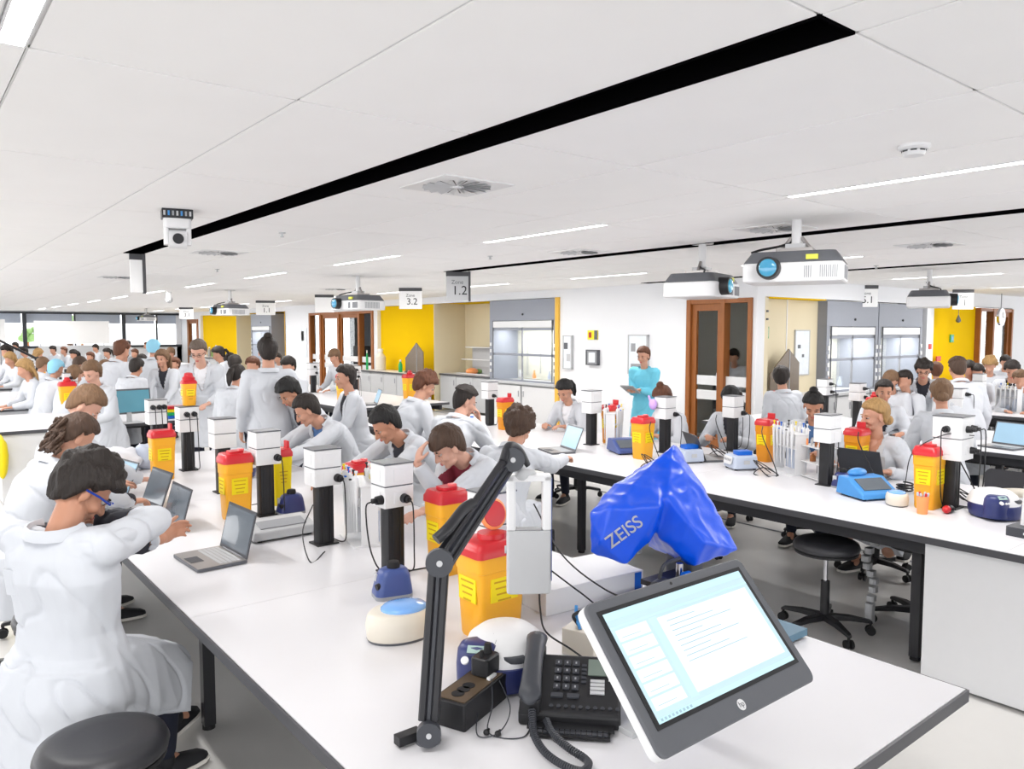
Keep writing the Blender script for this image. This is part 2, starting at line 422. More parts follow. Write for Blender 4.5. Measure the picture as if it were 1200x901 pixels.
# wall behind the glazed doors
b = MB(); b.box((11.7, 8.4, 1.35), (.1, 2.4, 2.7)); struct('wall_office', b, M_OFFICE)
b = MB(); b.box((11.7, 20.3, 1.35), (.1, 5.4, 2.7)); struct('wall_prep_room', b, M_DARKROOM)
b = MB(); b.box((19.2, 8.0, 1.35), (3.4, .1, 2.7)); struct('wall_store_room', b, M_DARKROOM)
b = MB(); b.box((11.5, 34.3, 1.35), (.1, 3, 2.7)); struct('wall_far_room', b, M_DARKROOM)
# glazed timber doors: posts, glass leaves
def glazed(n, p0, u, spans, h, posts, bands=True):
    """p0 start point, u direction along wall, spans list of (a,b,leaf) in metres"""
    p0 = V(p0); u = V(u); ang = math.atan2(u.y, u.x)
    def bx(a, b_, z0, z1, th, off=0): 
        c = p0 + u*((a+b_)/2) + V((-u.y, u.x, 0))*off; return (c.x, c.y, (z0+z1)/2), (b_-a, th, z1-z0)
    root = thing('door_%d' % n, p0, 0); root['kind'] = 'structure'; root.location = (0,0,0)
    for a, b_ in posts:
        m = MB(); c, d = bx(a, b_, 0, h, .16); m.box(c, d, rz=ang); m.build('door_post', M_WOOD, root, bevel=.006)
    m = MB(); c, d = bx(spans[0][0], spans[-1][1], h-.07, h, .14); m.box(c, d, rz=ang); m.build('door_head', M_WOOD, root)
    for a, b_, leaf in spans:
        m = MB(); c, d = bx(a, b_, .1, h-.07, .012); m.box(c, d, rz=ang); g = m.build('door_pane', M_GLASS, root)
        if leaf:
            for q0, q1 in ((a, a+.09), (b_-.09, b_)):
                m = MB(); c, d = bx(q0, q1, 0, h-.07, .05); m.box(c, d, rz=ang); m.build('door_stile', M_WOOD, root)
            m = MB(); c, d = bx(a+.09, b_-.09, 0, .2, .05); m.box(c, d, rz=ang); m.build('door_rail', M_WOOD, root)
            m = MB(); c, d = bx(a+.09, b_-.09, h-.18, h-.07, .05); m.box(c, d, rz=ang); m.build('door_rail', M_WOOD, root)
            c, d = bx(a+.12, a+.15, .95, 1.25, .02, -.05); m = MB(); m.box(c, d, rz=ang); m.build('door_handle', M_CHROME, root)
        if bands:
            for z0, z1 in ((1.05, 1.2), (.82, .97)):
                m = MB(); c, d = bx(a+(.1 if leaf else .02), b_-(.1 if leaf else .02), z0, z1, .02); m.box(c, d, rz=ang); m.build('frosted_band', M_WHT, root)
    return root
glazed(1, (XW+.04, 6.72, 0), (0,1,0), [(.06,.50,0),(.55,1.13,1)], 2.4, [(0,.07),(.48,.56),(1.13,1.21)])
glazed(2, (XW+.04, 18.35, 0), (0,1,0), [(.1,.75,0),(.85,2.0,1),(2.1,3.2,1),(3.3,3.95,0)], 2.45, [(0,.1),(.75,.85),(2.0,2.12),(3.2,3.32),(3.95,4.05)])
glazed(3, (18.2, YW+.04, 0), (1,0,0), [(.06,.75,0),(.8,1.8,1)], 2.4, [(0,.07),(.72,.82),(1.82,1.9)])
glazed(4, (XW+.04, 33.5, 0), (0,1,0), [(.06,1.4,1)], 2.4, [(0,.2),(1.3,1.5)])
# far window wall at y = 36
YF = 36.0
wb = MB(); wb.box((4.2, YF+.1, .62), (12.4, .2, 1.24)); wb.box((4.2, YF+.1, 2.69), (12.4, .2, .06)); wb.box((10.1, YF+.1, 1.35), (.6, .2, 2.7))
wall_w = struct('wall_window', wb, M_WALL)
fx = [-2, -.4, 1.2, 2.4, 4.0, 5.8, 7.6, 8.95, 10.0]
for i in range(len(fx)-1):
    a, c = fx[i], fx[i+1]
    t = thing('window_%d' % (i+1), ((a+c)/2, YF, 0)); t['kind'] = 'structure'
    W = c-a; b = MB()
    wd = .14 if i % 2 == 0 else .06
    b.box((-W/2+wd/2, 0, 1.95), (wd, .1, 1.42)); b.box((0,0,1.26), (W,.12,.1)); b.box((0,0,2.63), (W,.12,.07)); b.build('window_frame', M_FRAME, t)
    b = MB(); b.box((0,.02,1.95), (W-.05,.012,1.36)); b.build('window_pane', M_GLASS, t)
    b = MB(); b.box((0,.09,2.42), (W-.08,.02,.40)); b.build('window_blind', M_BLIND, t)
# skyline outside
for i, (x, s) in enumerate(((2.6, 1.0), (7.6, 1.2), (5.2, .6))):
    t = thing('tree', (x, YF+9, 0), 0, ['low green tree outside the far windows at left', 'green bushy tree outside the far windows, left of the tall frame', 'small green tree outside behind the white screen'][i], 'tree')
    b = MB()
    for q in range(22):
        a = random.random()*6.28; r = random.random()*.9*s; b.ell((r*math.cos(a), r*math.sin(a), 1.5+random.random()*.8*s), .28*s, n=8, k=5)
    b.build('foliage', M_LEAF, t, smooth=True)
    b = MB(); b.cone((0,0,-.5), (0,0,1.6), .09, .06); b.build('trunk', M_WOOD, t)
b = MB(); b.box((6, YF+22, 1.2), (34, 3, 1.9)); o = b.build('building', M_WALL); tag(o, 'long low white building outside beyond the far windows', 'building')
# ================================================================== WALL FITTINGS
def hood(name, w, h, loc, rz, label):
    """fume cupboard: local x along the wall, front face looks to local -y"""
    t = thing(name, loc, rz, label, 'fume cupboard', 'fume cupboards')
    d = .75
    b = MB(); b.box((0, d/2, h-.42/1-.0+.21), (w, d, .42)); b.build('upper_panel', M_HOOD, t, bevel=.004)
    for s in (-1, 1):
        b = MB(); b.box((s*(w/2-.05), d/2-.0, (h-.42)/2), (.10, d, h-.42)); b.build('side_panel', M_HOOD, t)
        for k in range(5): b = MB(); b.box((s*(w/2-.05), -.012, 1.62-.14*k), (.05, .02, .07)); b.build('service_outlet', M_WHT, t)
        b = MB(); b.cyl((s*(w/2-.13), -.01, .9), (s*(w/2-.13), -.01, h-.42), .012, n=8); b.build('sash_rail', M_DGR, t)
    b = MB(); b.box((0, -.006, h-.50), (w-.26, .02, .13)); b.build('light_strip', M_WHT, t)
    hl = bpy.data.lights.new('hood_light', 'AREA'); hl.shape = 'RECTANGLE'; hl.size = w-.5; hl.size_y = .15; hl.energy = 14; ho = bpy.data.objects.new('hood_lamp', hl); COL.objects.link(ho); ho.parent = t; ho.location = (0,.3,h-.56)
    b = MB(); b.box((0, d-.03, 1.45), (w-.2, .03, 1.15)); bk = b.build('rear_baffle', M_HOODIN, t)
    for q in range(4):
        b = MB(); b.box((-w*.3+q*w*.2, d-.05, 1.35+.05*(q % 2)), (.012, .02, .8)); b.build('baffle_slot', M_GR, bk)
    for q in range(3):
        b = MB(); b.lathe([(.035,0),(.04,.05),(.02,.12),(.015,.17)], (-w*.25+q*w*.22, .4, .92)); b.build('reagent_bottle', [M_LGR, M_ORN, M_PALEB][q], t, smooth=30)
    for z in (.88, 1.42, h-.60):
        b = MB(); b.box((0, .02, z), (w-.2, .03, .05)); b.build('sash_bar', M_HOOD, t)
    for k in (-1, 1):
        for z0, z1 in ((.9, 1.42), (1.44, h-.62)):
            b = MB(); b.box((k*(w-.22)/4, .02, (z0+z1)/2), ((w-.26)/2, .008, z1-z0)); b.build('sash_pane', M_GLASS, t)
    b = MB(); b.box((0, .02, 1.45), (.03, .03, 1.1)); b.build('sash_post', M_GR, t)
    b = MB(); b.box((0, d/2-.03, .84), (w-.02, d+.06, .05)); b.build('work_sill', M_LGR, t, bevel=.006)
    b = MB(); b.box((0, d/2, .41), (w-.06, d-.05, .80)); b.build('base_cabinet', M_LGR, t)
    for k in (-1, 1):
        b = MB(); b.box((k*w/4, -.0, .42), (w/2-.06, .02, .72)); dd = b.build('cabinet_door', M_WHT, t)
        b = MB(); b.box((k*.08, -.02, .62), (.012, .02, .12)); b.build('handle', M_CHROME, dd)
    b = MB(); b.cyl((.02*w, -.004, h-.3), (.02*w, -.02, h-.3), .02, n=12); b.build('warning_knob', M_BLK, t)
    return t
# local -y must look to world -x (wall at x=10): rotate by -90 deg -> local -y -> -x ; local x -> -y
hood('fume_cupboard', 2.15, 2.54, (XW-.02, 12.12, 0), R(-90), 'grey fume cupboard with an ochre side post, left of the plain white wall')
hood('fume_cupboard', 1.9, 2.5, (XW-.02, 26.4, 0), R(-90), 'distant grey fume cupboard beside the farthest yellow panel at left')
hood('fume_cupboard', 1.75, 2.40, (12.9, YW+.02, 0), 0, 'left one of the two joined grey fume cupboards behind the right side benches')
hood('fume_cupboard', 1.75, 2.40, (14.68, YW+.02, 0), 0, 'right one of the two joined grey fume cupboards, next to the yellow panel')
b = MB(); b.box((XW-.02, 11.03, 1.275), (.05, .10, 2.55)); o = b.build('side_post', M_OCH); tag(o, 'ochre yellow post on the right edge of the nearest fume cupboard', 'post')
b = MB(); b.box((XW+.45, 24.32, 1.275), (.9, .1, 2.55)); b.build('alcove_lining', M_OCH, wall_far)

# wall bench with glass tank in first alcove and brown sloping screens
def side_bench(loc, w, d, rz, label, doors=3):
    t = thing('wall_bench', loc, rz, label, 'bench', 'white benches along the wall')
    b = MB(); b.box((0, d/2, .885), (w, d, .035)); b.build('worktop', M_TOP, t, bevel=.003)
    b = MB(); b.box((0, .0, .882), (w, .012, .04)); b.build('edge_band', M_EDGE, t)
    b = MB(); b.box((0, d/2+.02, .47), (w-.02, d-.06, .78)); b.build('carcass', M_WHT, t)
    for k in range(doors):
        x = -w/2+w*(k+.5)/doors
        b = MB(); b.box((x, .03, .48), (w/doors-.02, .02, .74)); dd = b.build('cabinet_door', M_LGR, t)
        b = MB(); b.box((x+w/doors*.38, .012, .7), (.012, .02, .12)); b.build('handle', M_CHROME, dd)
    return t
side_bench((XW+.1, 14.35, 0), 2.0, .7, R(-90), 'white bench in the alcove left of the nearest fume cupboard')
side_bench((XW-.62, 16.8, 0), 2.6, .6, R(-90), 'white bench in front of the large yellow wall panel', 4)
side_bench((11.1, YW-.30, 0), 1.5, .6, 0, 'white bench in the cream alcove behind the standing dark haired man', 2)
side_bench((17.1, YW-.55, 0), 2.0, .55, 0, 'white bench in front of the yellow panel at right', 3)
side_bench((XW-.62, 31.0, 0), 3.6, .6, R(-90), 'white bench in front of the farthest yellow panel at left', 4)
def tank(loc, rz, label, s=1.0):
    t = thing('acrylic_hood', loc, rz, label, 'acrylic hood')
    w, d, h = 1.25*s, .45*s, .62*s
    for sx in (-1, 1):
        b = MB(); b.add([(sx*w/2,0,0),(sx*w/2,d,0),(sx*w/2,d,h),(sx*w/2,d*.55,h),(sx*(w/2-.01),0,0),(sx*(w/2-.01),d,0),(sx*(w/2-.01),d,h),(sx*(w/2-.01),d*.55,h)], [(0,1,2,3),(7,6,5,4),(0,3,7,4),(1,5,6,2),(2,6,7,3),(0,4,5,1)]); b.build('side_screen', M_GLASS, t)
    b = MB(); b.box((0, d, h/2), (w, .01, h)); b.build('rear_screen', M_LGR, t)
    b = MB(); b.box((0, d*.78, h), (w, d*.45, .012)); b.build('top_panel', M_WHT, t)
    for z, y in ((.02,0),(h*.55,d*.3),(h,d*.55)):
        b = MB(); b.cyl((-w/2,y,z), (w/2,y,z), .012, n=8); b.build('front_rail', M_WHT, t)
    return t
tank((XW+.25, 14.2, .905), R(-90), 'clear acrylic hood on the alcove bench left of the fume cupboard')
b = MB(); b.ell((0,0,.06), (.16,.12,.08), M_ORN); b.ell((.2,.02,.05), (.1,.1,.06), M_LEAF); o = b.build('packet', None, smooth=True, loc=(XW+.45, 14.5, .91)); tag(o, 'orange and green packets inside the acrylic hood', 'packets')
for (x, y, z, rz, l, s) in ((XW-.35, 15.75, .905, R(-90), 'brown sloping splash screen at the right end of the bench by the yellow panel', 1.0), (10.75, YW-.02, .905, 0, 'brown sloping splash screen left of the standing dark haired man', 1.0)):
    t = thing('splash_screen', (x, y, z), rz, l, 'splash screen')
    b = MB(); b.add([(-.4,0,0),(.4,0,0),(.4,0,.5),(.1,0,.72),(-.4,0,.35),(-.4,.02,0),(.4,.02,0),(.4,.02,.5),(.1,.02,.72),(-.4,.02,.35)], [(0,1,2,3,4),(9,8,7,6,5),(0,5,6,1),(1,6,7,2),(2,7,8,3),(3,8,9,4),(4,9,5,0)])
    b.build('panel', mat('bronze_acrylic', (112,98,82), .25, var=.15), t)
    b = MB(); b.box((0,.01,.0), (.84,.08,.03)); b.build('foot', M_BLK, t); b = MB(); b.box((.12,.01,.35), (.02,.03,.7)); b.build('stay', M_GR, t)
def bottle(loc, m, label, h=.3, r=.045, capm=None):
    t = thing('reagent_bottle', loc, 0, label, 'bottle')
    b = MB(); b.lathe([(r*.9,0),(r,.01),(r,h*.62),(r*.5,h*.78),(r*.4,h*.88)]); b.build('body', m, t, smooth=30)
    b = MB(); b.lathe([(r*.48,h*.86),(r*.48,h*.97),(r*.3,h)]); b.build('cap', capm or M_WHT, t, smooth=30)
    return t
bottle((XW-.3, 17.45, .905), M_CRM, 'large clear bottle with a cream label in front of the yellow panel', .55, .13)
bottle((XW-.4, 16.3, .905), M_GREEN, 'slim green bottle in front of the yellow panel', .3, .05)
bottle((XW-.45, 17.9, .905), M_GREEN, 'thin green tube at the left edge of the yellow panel', .5, .03)
# wall papers, eyewash signs, dispensers
def panel(name, loc, rz, w, h, m, label, cat, frame_m=None, th=.02, inner=None, group=None):
    t = thing(name, loc, rz, label, cat, group)
    b = MB(); b.box((0, -th/2, 0), (w, th, h)); b.build('board', m, t, bevel=.002)
    if frame_m:
        b = MB()
        for s in (-1, 1): b.box((s*w/2, -th/2, 0), (.02, th*1.4, h)); b.box((0, -th/2, s*h/2), (w+.02, th*1.4, .02))
        b.build('frame', frame_m, t)
    if inner:
        for q, (ix, iz, iw, ih, im) in enumerate(inner):
            b = MB(); b.box((ix, -th-.002, iz), (iw, .004, ih)); b.build('print', im, t)
    return t
W = R(-90)
M_YSIGN = mat('sign_yellow', (240,226,30), .4)
panel('hazard_sign', (XW, 10.08, 1.83), W, .26, .17, M_YSIGN, 'small yellow and black sign on the white wall above the grey dispenser', 'sign', inner=[(.09,0,.08,.165,M_DGR),(-.06,0,.07,.1,mat('sign_red',(180,60,40),.5))])
panel('wall_dispenser', (XW, 10.05, 1.42), W, .28, .26, M_GR, 'grey square dispenser on the white wall below the yellow sign', 'dispenser', frame_m=M_DGR, th=.06, inner=[(0,0,.16,.18,M_PAPER)])
panel('wall_rack', (XW, 10.72, 1.5), W, .22, .62, M_PAPER, 'pale wall rack of gloves beside the fume cupboard post', 'rack', frame_m=M_LGR, th=.05, inner=[(-.04,.12,.1,.12,M_DGR),(.03,-.1,.1,.14,M_LGR)])
panel('wall_rack', (XW, 8.95, 1.5), W, .42, .66, M_PAPER, 'pale wall rack behind the woman in the turquoise gown', 'rack', frame_m=M_LGR, th=.05, inner=[(-.1,.12,.1,.14,M_GR),(.12,.0,.1,.14,M_LGR),(0,-.2,.3,.08,M_GR)])
panel('paper_notice', (XW, 22.8, 1.55), W, .4, .9, M_PAPER, 'pale notice on the wall left of the distant oak doors', 'notice')
panel('hazard_sign', (XW, 22.9, 1.75), W, .2, .3, M_YSIGN, 'tiny yellow and dark sign left of the distant oak doors', 'sign', inner=[(.05,0,.08,.28,M_BLK)])
panel('paper_notice', (XW+.13, 31.3, 1.75), W, .5, .35, M_PAPER, 'white notice on the farthest yellow panel', 'notice')
panel('notice_board', (11.55, YW+.19, 1.55), 0, .42, .72, M_PAPER, 'tall pale notice board in the cream alcove at right', 'notice board', frame_m=M_LGR, inner=[(-.1,.1,.08,.06,M_DGR),(.02,-.05,.06,.05,M_DGR)])
t = thing('exit_sign', (10.32, YW+.1, 1.88), 0, 'green running man exit sign on the cream wall right of the oak door', 'exit sign')
b = MB(); b.box((0,-.02,0), (.2,.03,.18)); b.build('plate', M_GREEN, t)
b = MB(); b.ell((-.02,-.037,.05), (.014,.004,.014)); b.box((-.02,-.037,.01), (.03,.004,.05)); b.box((-.04,-.037,-.035), (.014,.004,.05)); b.box((.005,-.037,-.035), (.014,.004,.05)); b.box((.06,-.037,0), (.04,.004,.13)); b.build('running_figure', M_WHT, t)
for q, (z, l) in enumerate(((2.2,'small dark hook above the exit sign'), (2.08,'small dark hook just above the green exit sign'))):
    t = thing('wall_hook', (10.25, YW+.02, z), 0, l, 'hook'); b = MB(); b.box((0,-.02,0), (.03,.05,.03)); b.build('hook', M_DGR, t)
panel('round_notice', (17.0, YW+.06, 1.75), 0, .16, .16, M_GREEN, 'small green round sign on the yellow panel at right', 'sign', inner=[(0,0,.08,.08,M_SKYB)])
t = thing('emergency_shower', (16.9, YW-.1, 2.42), 0, 'hanging red pull handle in front of the yellow panel', 'pull handle')
b = MB(); b.cyl((0,0,.28), (0,0,-.2), .005, n=6); b.build('rod', M_DGR, t); b = MB(); b.cone((0,0,-.2), (0,0,-.3), .012, .05); b.build('grip', M_DGR, t, smooth=True)
for q, (x, z, l) in enumerate(((15.85,1.6,'small red tag left of the yellow panel'),(16.25,1.35,'red stickers low on the yellow panel'))):
    panel('wall_tag', (x, YW-.0, z), 0, .1+.1*q, .1, mat('tag_red',(200,60,40),.5), l, 'tag')
# hanging convex mirror far right
t = thing('wall_clock', (18.5, YW-.3, 2.2), 0, 'round white clock hanging by the oak door at far right', 'clock')
b = MB(); b.cyl((0,-.05,0),(0,.0,0), .19, n=28); b.build('case', M_CHROME, t, smooth=30); b = MB(); b.cyl((0,-.055,0),(0,-.05,0), .17, n=28); b.build('face', M_BOARD, t)
b = MB(); b.box((0,-.058,.05),(.012,.004,.1)); b.box((.04,-.058,0),(.08,.004,.012)); b.build('hands', M_BLK, t); b = MB(); b.cyl((0,-.02,.18),(0,-.02,.5), .01, n=8); b.build('hanger', M_GR, t)
# white screens standing before the far windows
for (x, y, wd, z0, z1, l) in ((4.95, 31, 2.35, 1.45, 2.26, 'wide white projection screen in front of the far windows'), (2.0, 31, 1.9, 1.5, 2.3, 'white screen at the far left edge before the windows'), (4.85, 29.5, 2.3, 1.0, 1.42, 'low grey partition panel below the white screen')):
    t = thing('white_screen', (x, y, 0), 0, l, 'screen')
    b = MB(); b.box((0,0,(z0+z1)/2), (wd,.03,z1-z0)); b.build('panel', M_BOARD if z0 > 1.2 else M_LGR, t, bevel=.005)
    for s in (-1, 1): b = MB(); b.cyl((s*wd*.42,.03,0),(s*wd*.42,.03,z1), .02, n=8); b.build('post', M_GR, t)
# clutter of the far side bench at left
for q in range(9):
    bottle((XW-.35, 29.4+.4*q, .905), [M_LEAF, M_GR, M_WHT][q % 3], '%s far bottle on the bench under the farthest yellow panel' % ('first','second','third','fourth','fifth','sixth','seventh','eighth','last')[q], .3+.08*(q % 3), .06)['group'] = 'far bottles'

# ================================================================== CEILING GEAR
def projector():
    t = thing('projector', (0,0,0), 0, 'x', 'projector', 'ceiling projectors')
    b = MB(); b.rbox((0,0,.065), (.60,.44,.12), .04, chamf=.008); b.build('lower_body', M_WHT, t, smooth=35)
    b = MB(); b.rbox((0,0,.16), (.595,.43,.075), .05, top=.86, chamf=.006); b.build('upper_body', M_DGR, t, smooth=35)
    b = MB(); b.cyl((-.13,-.16,.09),(-.13,-.29,.09), .075,.068, n=28); ln = b.build('lens_barrel', M_BLK, t, smooth=30)
    b = MB(); b.ell((-.13,-.288,.09), (.055,.018,.055), n=20); b.build('lens_glass', M_LENS, ln, smooth=True)
    for s0, n in ((.08, 4), (.17, 9)):
        b = MB()
        for q in range(n): b.box((s0+.012*q, -.222, .065), (.005,.006,.075))
        b.build('vent_slots', M_GR, t)
    b = MB()
    for q in range(12): b.box((.301, -.12+.02*q, .065), (.006,.008,.08))
    b.build('side_vent', M_GR, t)
    b = MB(); b.box((.12,-.19,.155), (.07,.06,.03)); b.build('label', mat('label_lime', (206,208,70), .5), t)
    b = MB(); b.box((0,0,.215), (.22,.2,.02), M_SILV); b.box((0,0,.24), (.12,.12,.03), M_LGR)
    for s in (-1,1): b.cyl((s*.09,0,.22),(s*.03,0,.30), .012, n=8, m=M_SILV)
    b.cyl((0,0,.25),(0,0,.46), .03, n=14, m=M_WHT); b.cyl((0,0,.445),(0,0,.46), .09, n=20, m=M_WHT); b.build('ceiling_mount', None, t)
    b = MB(); b.tube(bez([(.02,.03,.30),(-.08,-.02,.25),(-.2,-.1,.22),(-.26,-.12,.2)]), .008); b.build('cable', M_BLK, t)
    return t
p0 = projector()
def putproj(o, px, py, z, rz, l, s=1):
    p = at(px, py, z); o.location = p; o.rotation_euler = (0,0,R(rz)); o['label'] = l; o.scale = (s,s,s*(Z_C-z)/.46/s if False else s)
    return o
p0.location = (0,0,0)
def proj(px, py, z, rz, l, s=1.0):
    o = p0 if not getattr(proj, 'used', 0) else copy_tree(p0); proj.used = 1
    return putproj(o, px, py, z, rz, l, s)
ZP = 2.24
proj(932, 333, ZP, -66, 'largest white projector with a blue green lens, hanging nearest at upper right', 1.12)
proj(822, 350, 2.2, 16, 'smaller projector just left of the biggest one, lens at its right end', 1.12)
proj(1088, 361, 2.2, 22, 'projector right of the hanging 5.1 sign, lens at its right end', 1.12)
proj(420, 364, 2.2, -80, 'projector hanging in front of the oak doors, left of the 3.2 sign', 1.12)
proj(270, 370, 2.2, -80, 'projector hanging in front of the farthest yellow panel', 1.1)
proj(172, 376, ZP+.02, -80, 'faint far projector in front of the far windows', 1.0)
def sign(px, y_top, txt, rz, label, w=.36, h=.37, pole=0, col=None):
    p = at(px, y_top, Z_C)
    t = thing('hanging_sign', (p.x, p.y, Z_C), rz, label, 'sign', 'hanging zone signs')
    b = MB(); b.box((0,0,-h/2-.01), (w,.03,h)); b.build('plate', col or M_BOARD, t, bevel=.002)
    b = MB(); b.box((0,0,-.035), (w+.004,.034,.06)); b.build('top_band', M_EDGE, t)
    if pole:
        b = MB(); b.box((w/2+.012,0,-h/2-.01), (.03,.05,h+.02)); b.build('edge_post', M_EDGE, t)
    FM = Matrix(((1,0,0,0),(0,0,-1,-.0165),(0,1,0,0),(0,0,0,1)))
    if txt:
        text('number', txt, .17, M_BLK, t, Matrix.Translation((.03,0,-.26)) @ FM)
        text('caption', 'Zone', .075, M_DGR, t, Matrix.Translation((-.0,0,-.145)) @ FM)
    return t
sg = lambda deg: R(deg)
sign(1015, 334, '5.1', -YAW*PI/180-.10, 'white hanging sign reading 5.1, right of the biggest projector', .40, .37)
sign(536, 318, '1.2', -.62, 'grey hanging sign reading 1.2 at the end of a thin black slot', .30, .38, 1, M_LGR)
sign(481, 337, '3.2', -.72, 'white hanging sign reading 3.2 in front of the yellow panel', .42, .38)
sign(311, 352, '1.1', -.5, 'white hanging sign reading 1.1, right of the far projector', .48, .37)
sign(380, 345, '', -.5, 'blank white hanging sign beside the projector by the oak doors', .4, .38)
sign(218, 360, '3.1', -.45, 'small far white hanging sign reading 3.1 near the windows', .44, .38)
sign(1129, 339, '1', -.75, 'white hanging sign partly behind the projector at right', .38, .37)
sign(159, 297, '', -.05, 'thin hanging sign with a dark edge at the end of the wide slot', .12, .39, 1)
t = thing('dome_camera', (1.50, 5.42, Z_C), -.2, 'white ceiling camera with a dark bracket and black lens, left of the wide slot', 'camera')
b = MB(); b.box((0,0,-.03), (.19,.15,.06)); b.build('mount_tray', M_BLK2, t, bevel=.004)
b = MB(); b.rbox((0,0,-.09), (.17,.13,.07), .03, chamf=.006); b.build('base', M_WHT, t, smooth=35)
b = MB()
for s in (-1,1): b.rbox((s*.068,0,-.16), (.03,.09,.14), .012)
b.build('yoke', M_WHT, t, smooth=35)
b = MB(); b.cyl((-.055,0,-.19),(.055,0,-.19), .062, n=26); hd = b.build('camera_head', M_WHT, t, smooth=35)
b = MB(); b.cyl((0,-.05,-.19),(0,-.075,-.195), .034, n=20); b.build('lens', M_BLK, hd, smooth=30)
b = MB()
for q in range(7): b.box((-.08+.026*q, -.077, -.03), (.012,.006,.03), [M_LGR, M_SKYB, M_GR][q % 3])
b.build('connectors', None, t)
for i, (px, py, l) in enumerate(((198, 350, 'white far ceiling camera above the crowd'), (1045, 345, 'small cluster of dark fittings near the 5.1 sign'))):
    p = at(px, py-8, Z_C); t = thing('ceiling_fitting', p, 0, l, 'fitting'); b = MB(); b.cyl((0,0,0),(0,0,-.12), .05, n=12); b.build('base', M_WHT if i == 0 else M_DGR, t); b = MB(); b.ell((0,0,-.16), .07); b.build('head', M_LGR, t, smooth=True)

# dark equipment standing in the rooms behind the glazed doors
for q, (x, y, w_, h_, l) in enumerate(((11.2,18.9,.5,1.5,'dark equipment rack seen through the leftmost distant oak door'),(11.2,20.0,.7,1.25,'dark equipment rack seen through the middle distant oak door'),(11.2,21.3,.6,1.45,'dark equipment rack seen through the right distant oak door'),(11.3,8.0,.4,1.15,'grey cabinet seen through the near oak door'))):
    t = thing('equipment_rack', (x,y,0), 0, l, 'rack'); b = MB(); b.box((0,0,h_/2), (.5,w_,h_)); b.build('body', M_DGR, t, bevel=.01)
    for k in range(3): b = MB(); b.box((-.26,0,.5+.3*k), (.02,w_*.8,.12)); b.build('module', M_BLK if q < 3 else M_LGR, t)
# ================================================================== BENCHES
ZB = .8
def bench(x0, x1, y0, y1, label, boards=3, legs=None, panels=(), open_end=False):
    t = thing('lab_bench', (x0, y0, 0), 0, label, 'bench', 'island lab benches')
    w, L = x1-x0, y1-y0
    for k in range(boards):
        a = L*k/boards; c = L*(k+1)/boards
        b = MB(); b.box((w/2, (a+c)/2, ZB-.014), (w-.004, c-a-.0025, .028)); b.build('worktop_board', M_TOP, t)
    for x, y, dx, dy in ((w/2,-.003,w+.012,.008), (w/2,L+.003,w+.012,.008), (-.003,L/2,.008,L), (w+.003,L/2,.008,L)):
        b = MB(); b.box((x,y,ZB-.0205), (dx,dy,.037)); b.build('edge_band', M_EDGE, t)
    b = MB(); b.box((w/2, L/2, ZB-.034), (w-.02, L-.02, .012)); b.build('underside', M_EDGE, t)
    for x in (.10, w-.10):
        b = MB(); b.box((x, L/2, ZB-.085), (.05, L-.16, .07)); b.build('side_rail', M_BLK2, t, bevel=.003)
    legs = legs or [.45, L/2, L-.45]
    for y in legs:
        b = MB(); b.box((w/2, y, ZB-.075), (w-.25, .05, .07)); b.build('cross_rail', M_BLK2, t)
        for x in (.26, w-.26):
            b = MB(); b.box((x, y, (ZB-.04)/2+.01), (.055, .055, ZB-.06)); lg = b.build('leg', M_BLK2, t, bevel=.003)
            b = MB(); b.cyl((x,y,0),(x,y,.02), .03, n=12); b.build('foot', M_RUB, lg)
    b = MB(); b.box((w/2, L/2, ZB-.17), (.34, L-1.0, .12)); b.build('cable_tray', M_BLK, t, bevel=.004)
    for k in range(int(L/1.1)):
        b = MB(); b.box((.16, .7+1.1*k, ZB-.09), (.04, .16, .045)); b.build('socket_box', M_LGR, t)
    # jointed cable chains hanging to the floor
    for k in range(int(L/2.0)):
        y = 1.2+2.0*k
        pts = bez([(w/2-.25,y,.60),(w/2-.33,y+.05,.45),(w/2-.28,y+.02,.3),(w/2-.36,y,.16),(w/2-.25,y+.05,.03)], 3)
        c = MB()
        for p in pts: c.rbox((p.x,p.y,p.z), (.06,.045,.036), .01, n=1)
        c.build('cable_chain', M_LGR, t)
    for (xa, xb, ya, yb) in panels:
        b = MB(); b.box(((xa+xb)/2,(ya+yb)/2,(ZB-.04)/2), (xb-xa,yb-ya,ZB-.045)); b.build('end_cabinet', M_WHT, t, bevel=.002)
        b = MB(); b.box(((xa+xb)/2,(ya+yb)/2,.03), (xb-xa-.02,yb-ya-.02,.06)); b.build('plinth', M_GR, t)
    return t
B1 = bench(.84, 2.53, .916, 7.25, 'foreground lab bench carrying the desk phone and the tilted touchscreen', 3, legs=[.55, 2.78, 5.4])
B2 = bench(4.28, 5.97, -.9, 8.3, 'long middle bench with a white end cabinet, behind the blue cover', 4, legs=[2.82, 5.60, 8.6], panels=[(.05,1.64,.05,2.70)])
B3 = bench(7.76, 9.45, -.4, 5.9, 'third bench, behind the women seated at the right', 3, legs=[.6, 3.1, 5.7])
B4 = bench(11.2, 12.89, .5, 5.5, 'farthest bench at right, before the fume cupboards', 2)
B5 = bench(14.7, 16.3, 1.0, 5.5, 'bench at the far right edge, before the yellow panel', 2)
C1 = bench(.84, 2.92, 10.0, 12.0, 'white bench across the gap, left, with a blue display on its near end', 1, legs=[.45,1.6], panels=[(.5,.62,.02,.5),(.02,.62,.02,.9)])
C3 = bench(.84, 2.53, 13.25, 16.6, 'second bench across the gap at left, behind the low vented cabinet', 2)
C2 = bench(5.0, 6.69, 9.9, 15.6, 'bench before the distant oak doors', 3)
D1 = bench(1.4, 3.1, 17.6, 24.0, 'bench in the far left crowd with a small touchscreen on an arm', 3, panels=[(.02,1.6,.02,.7)])
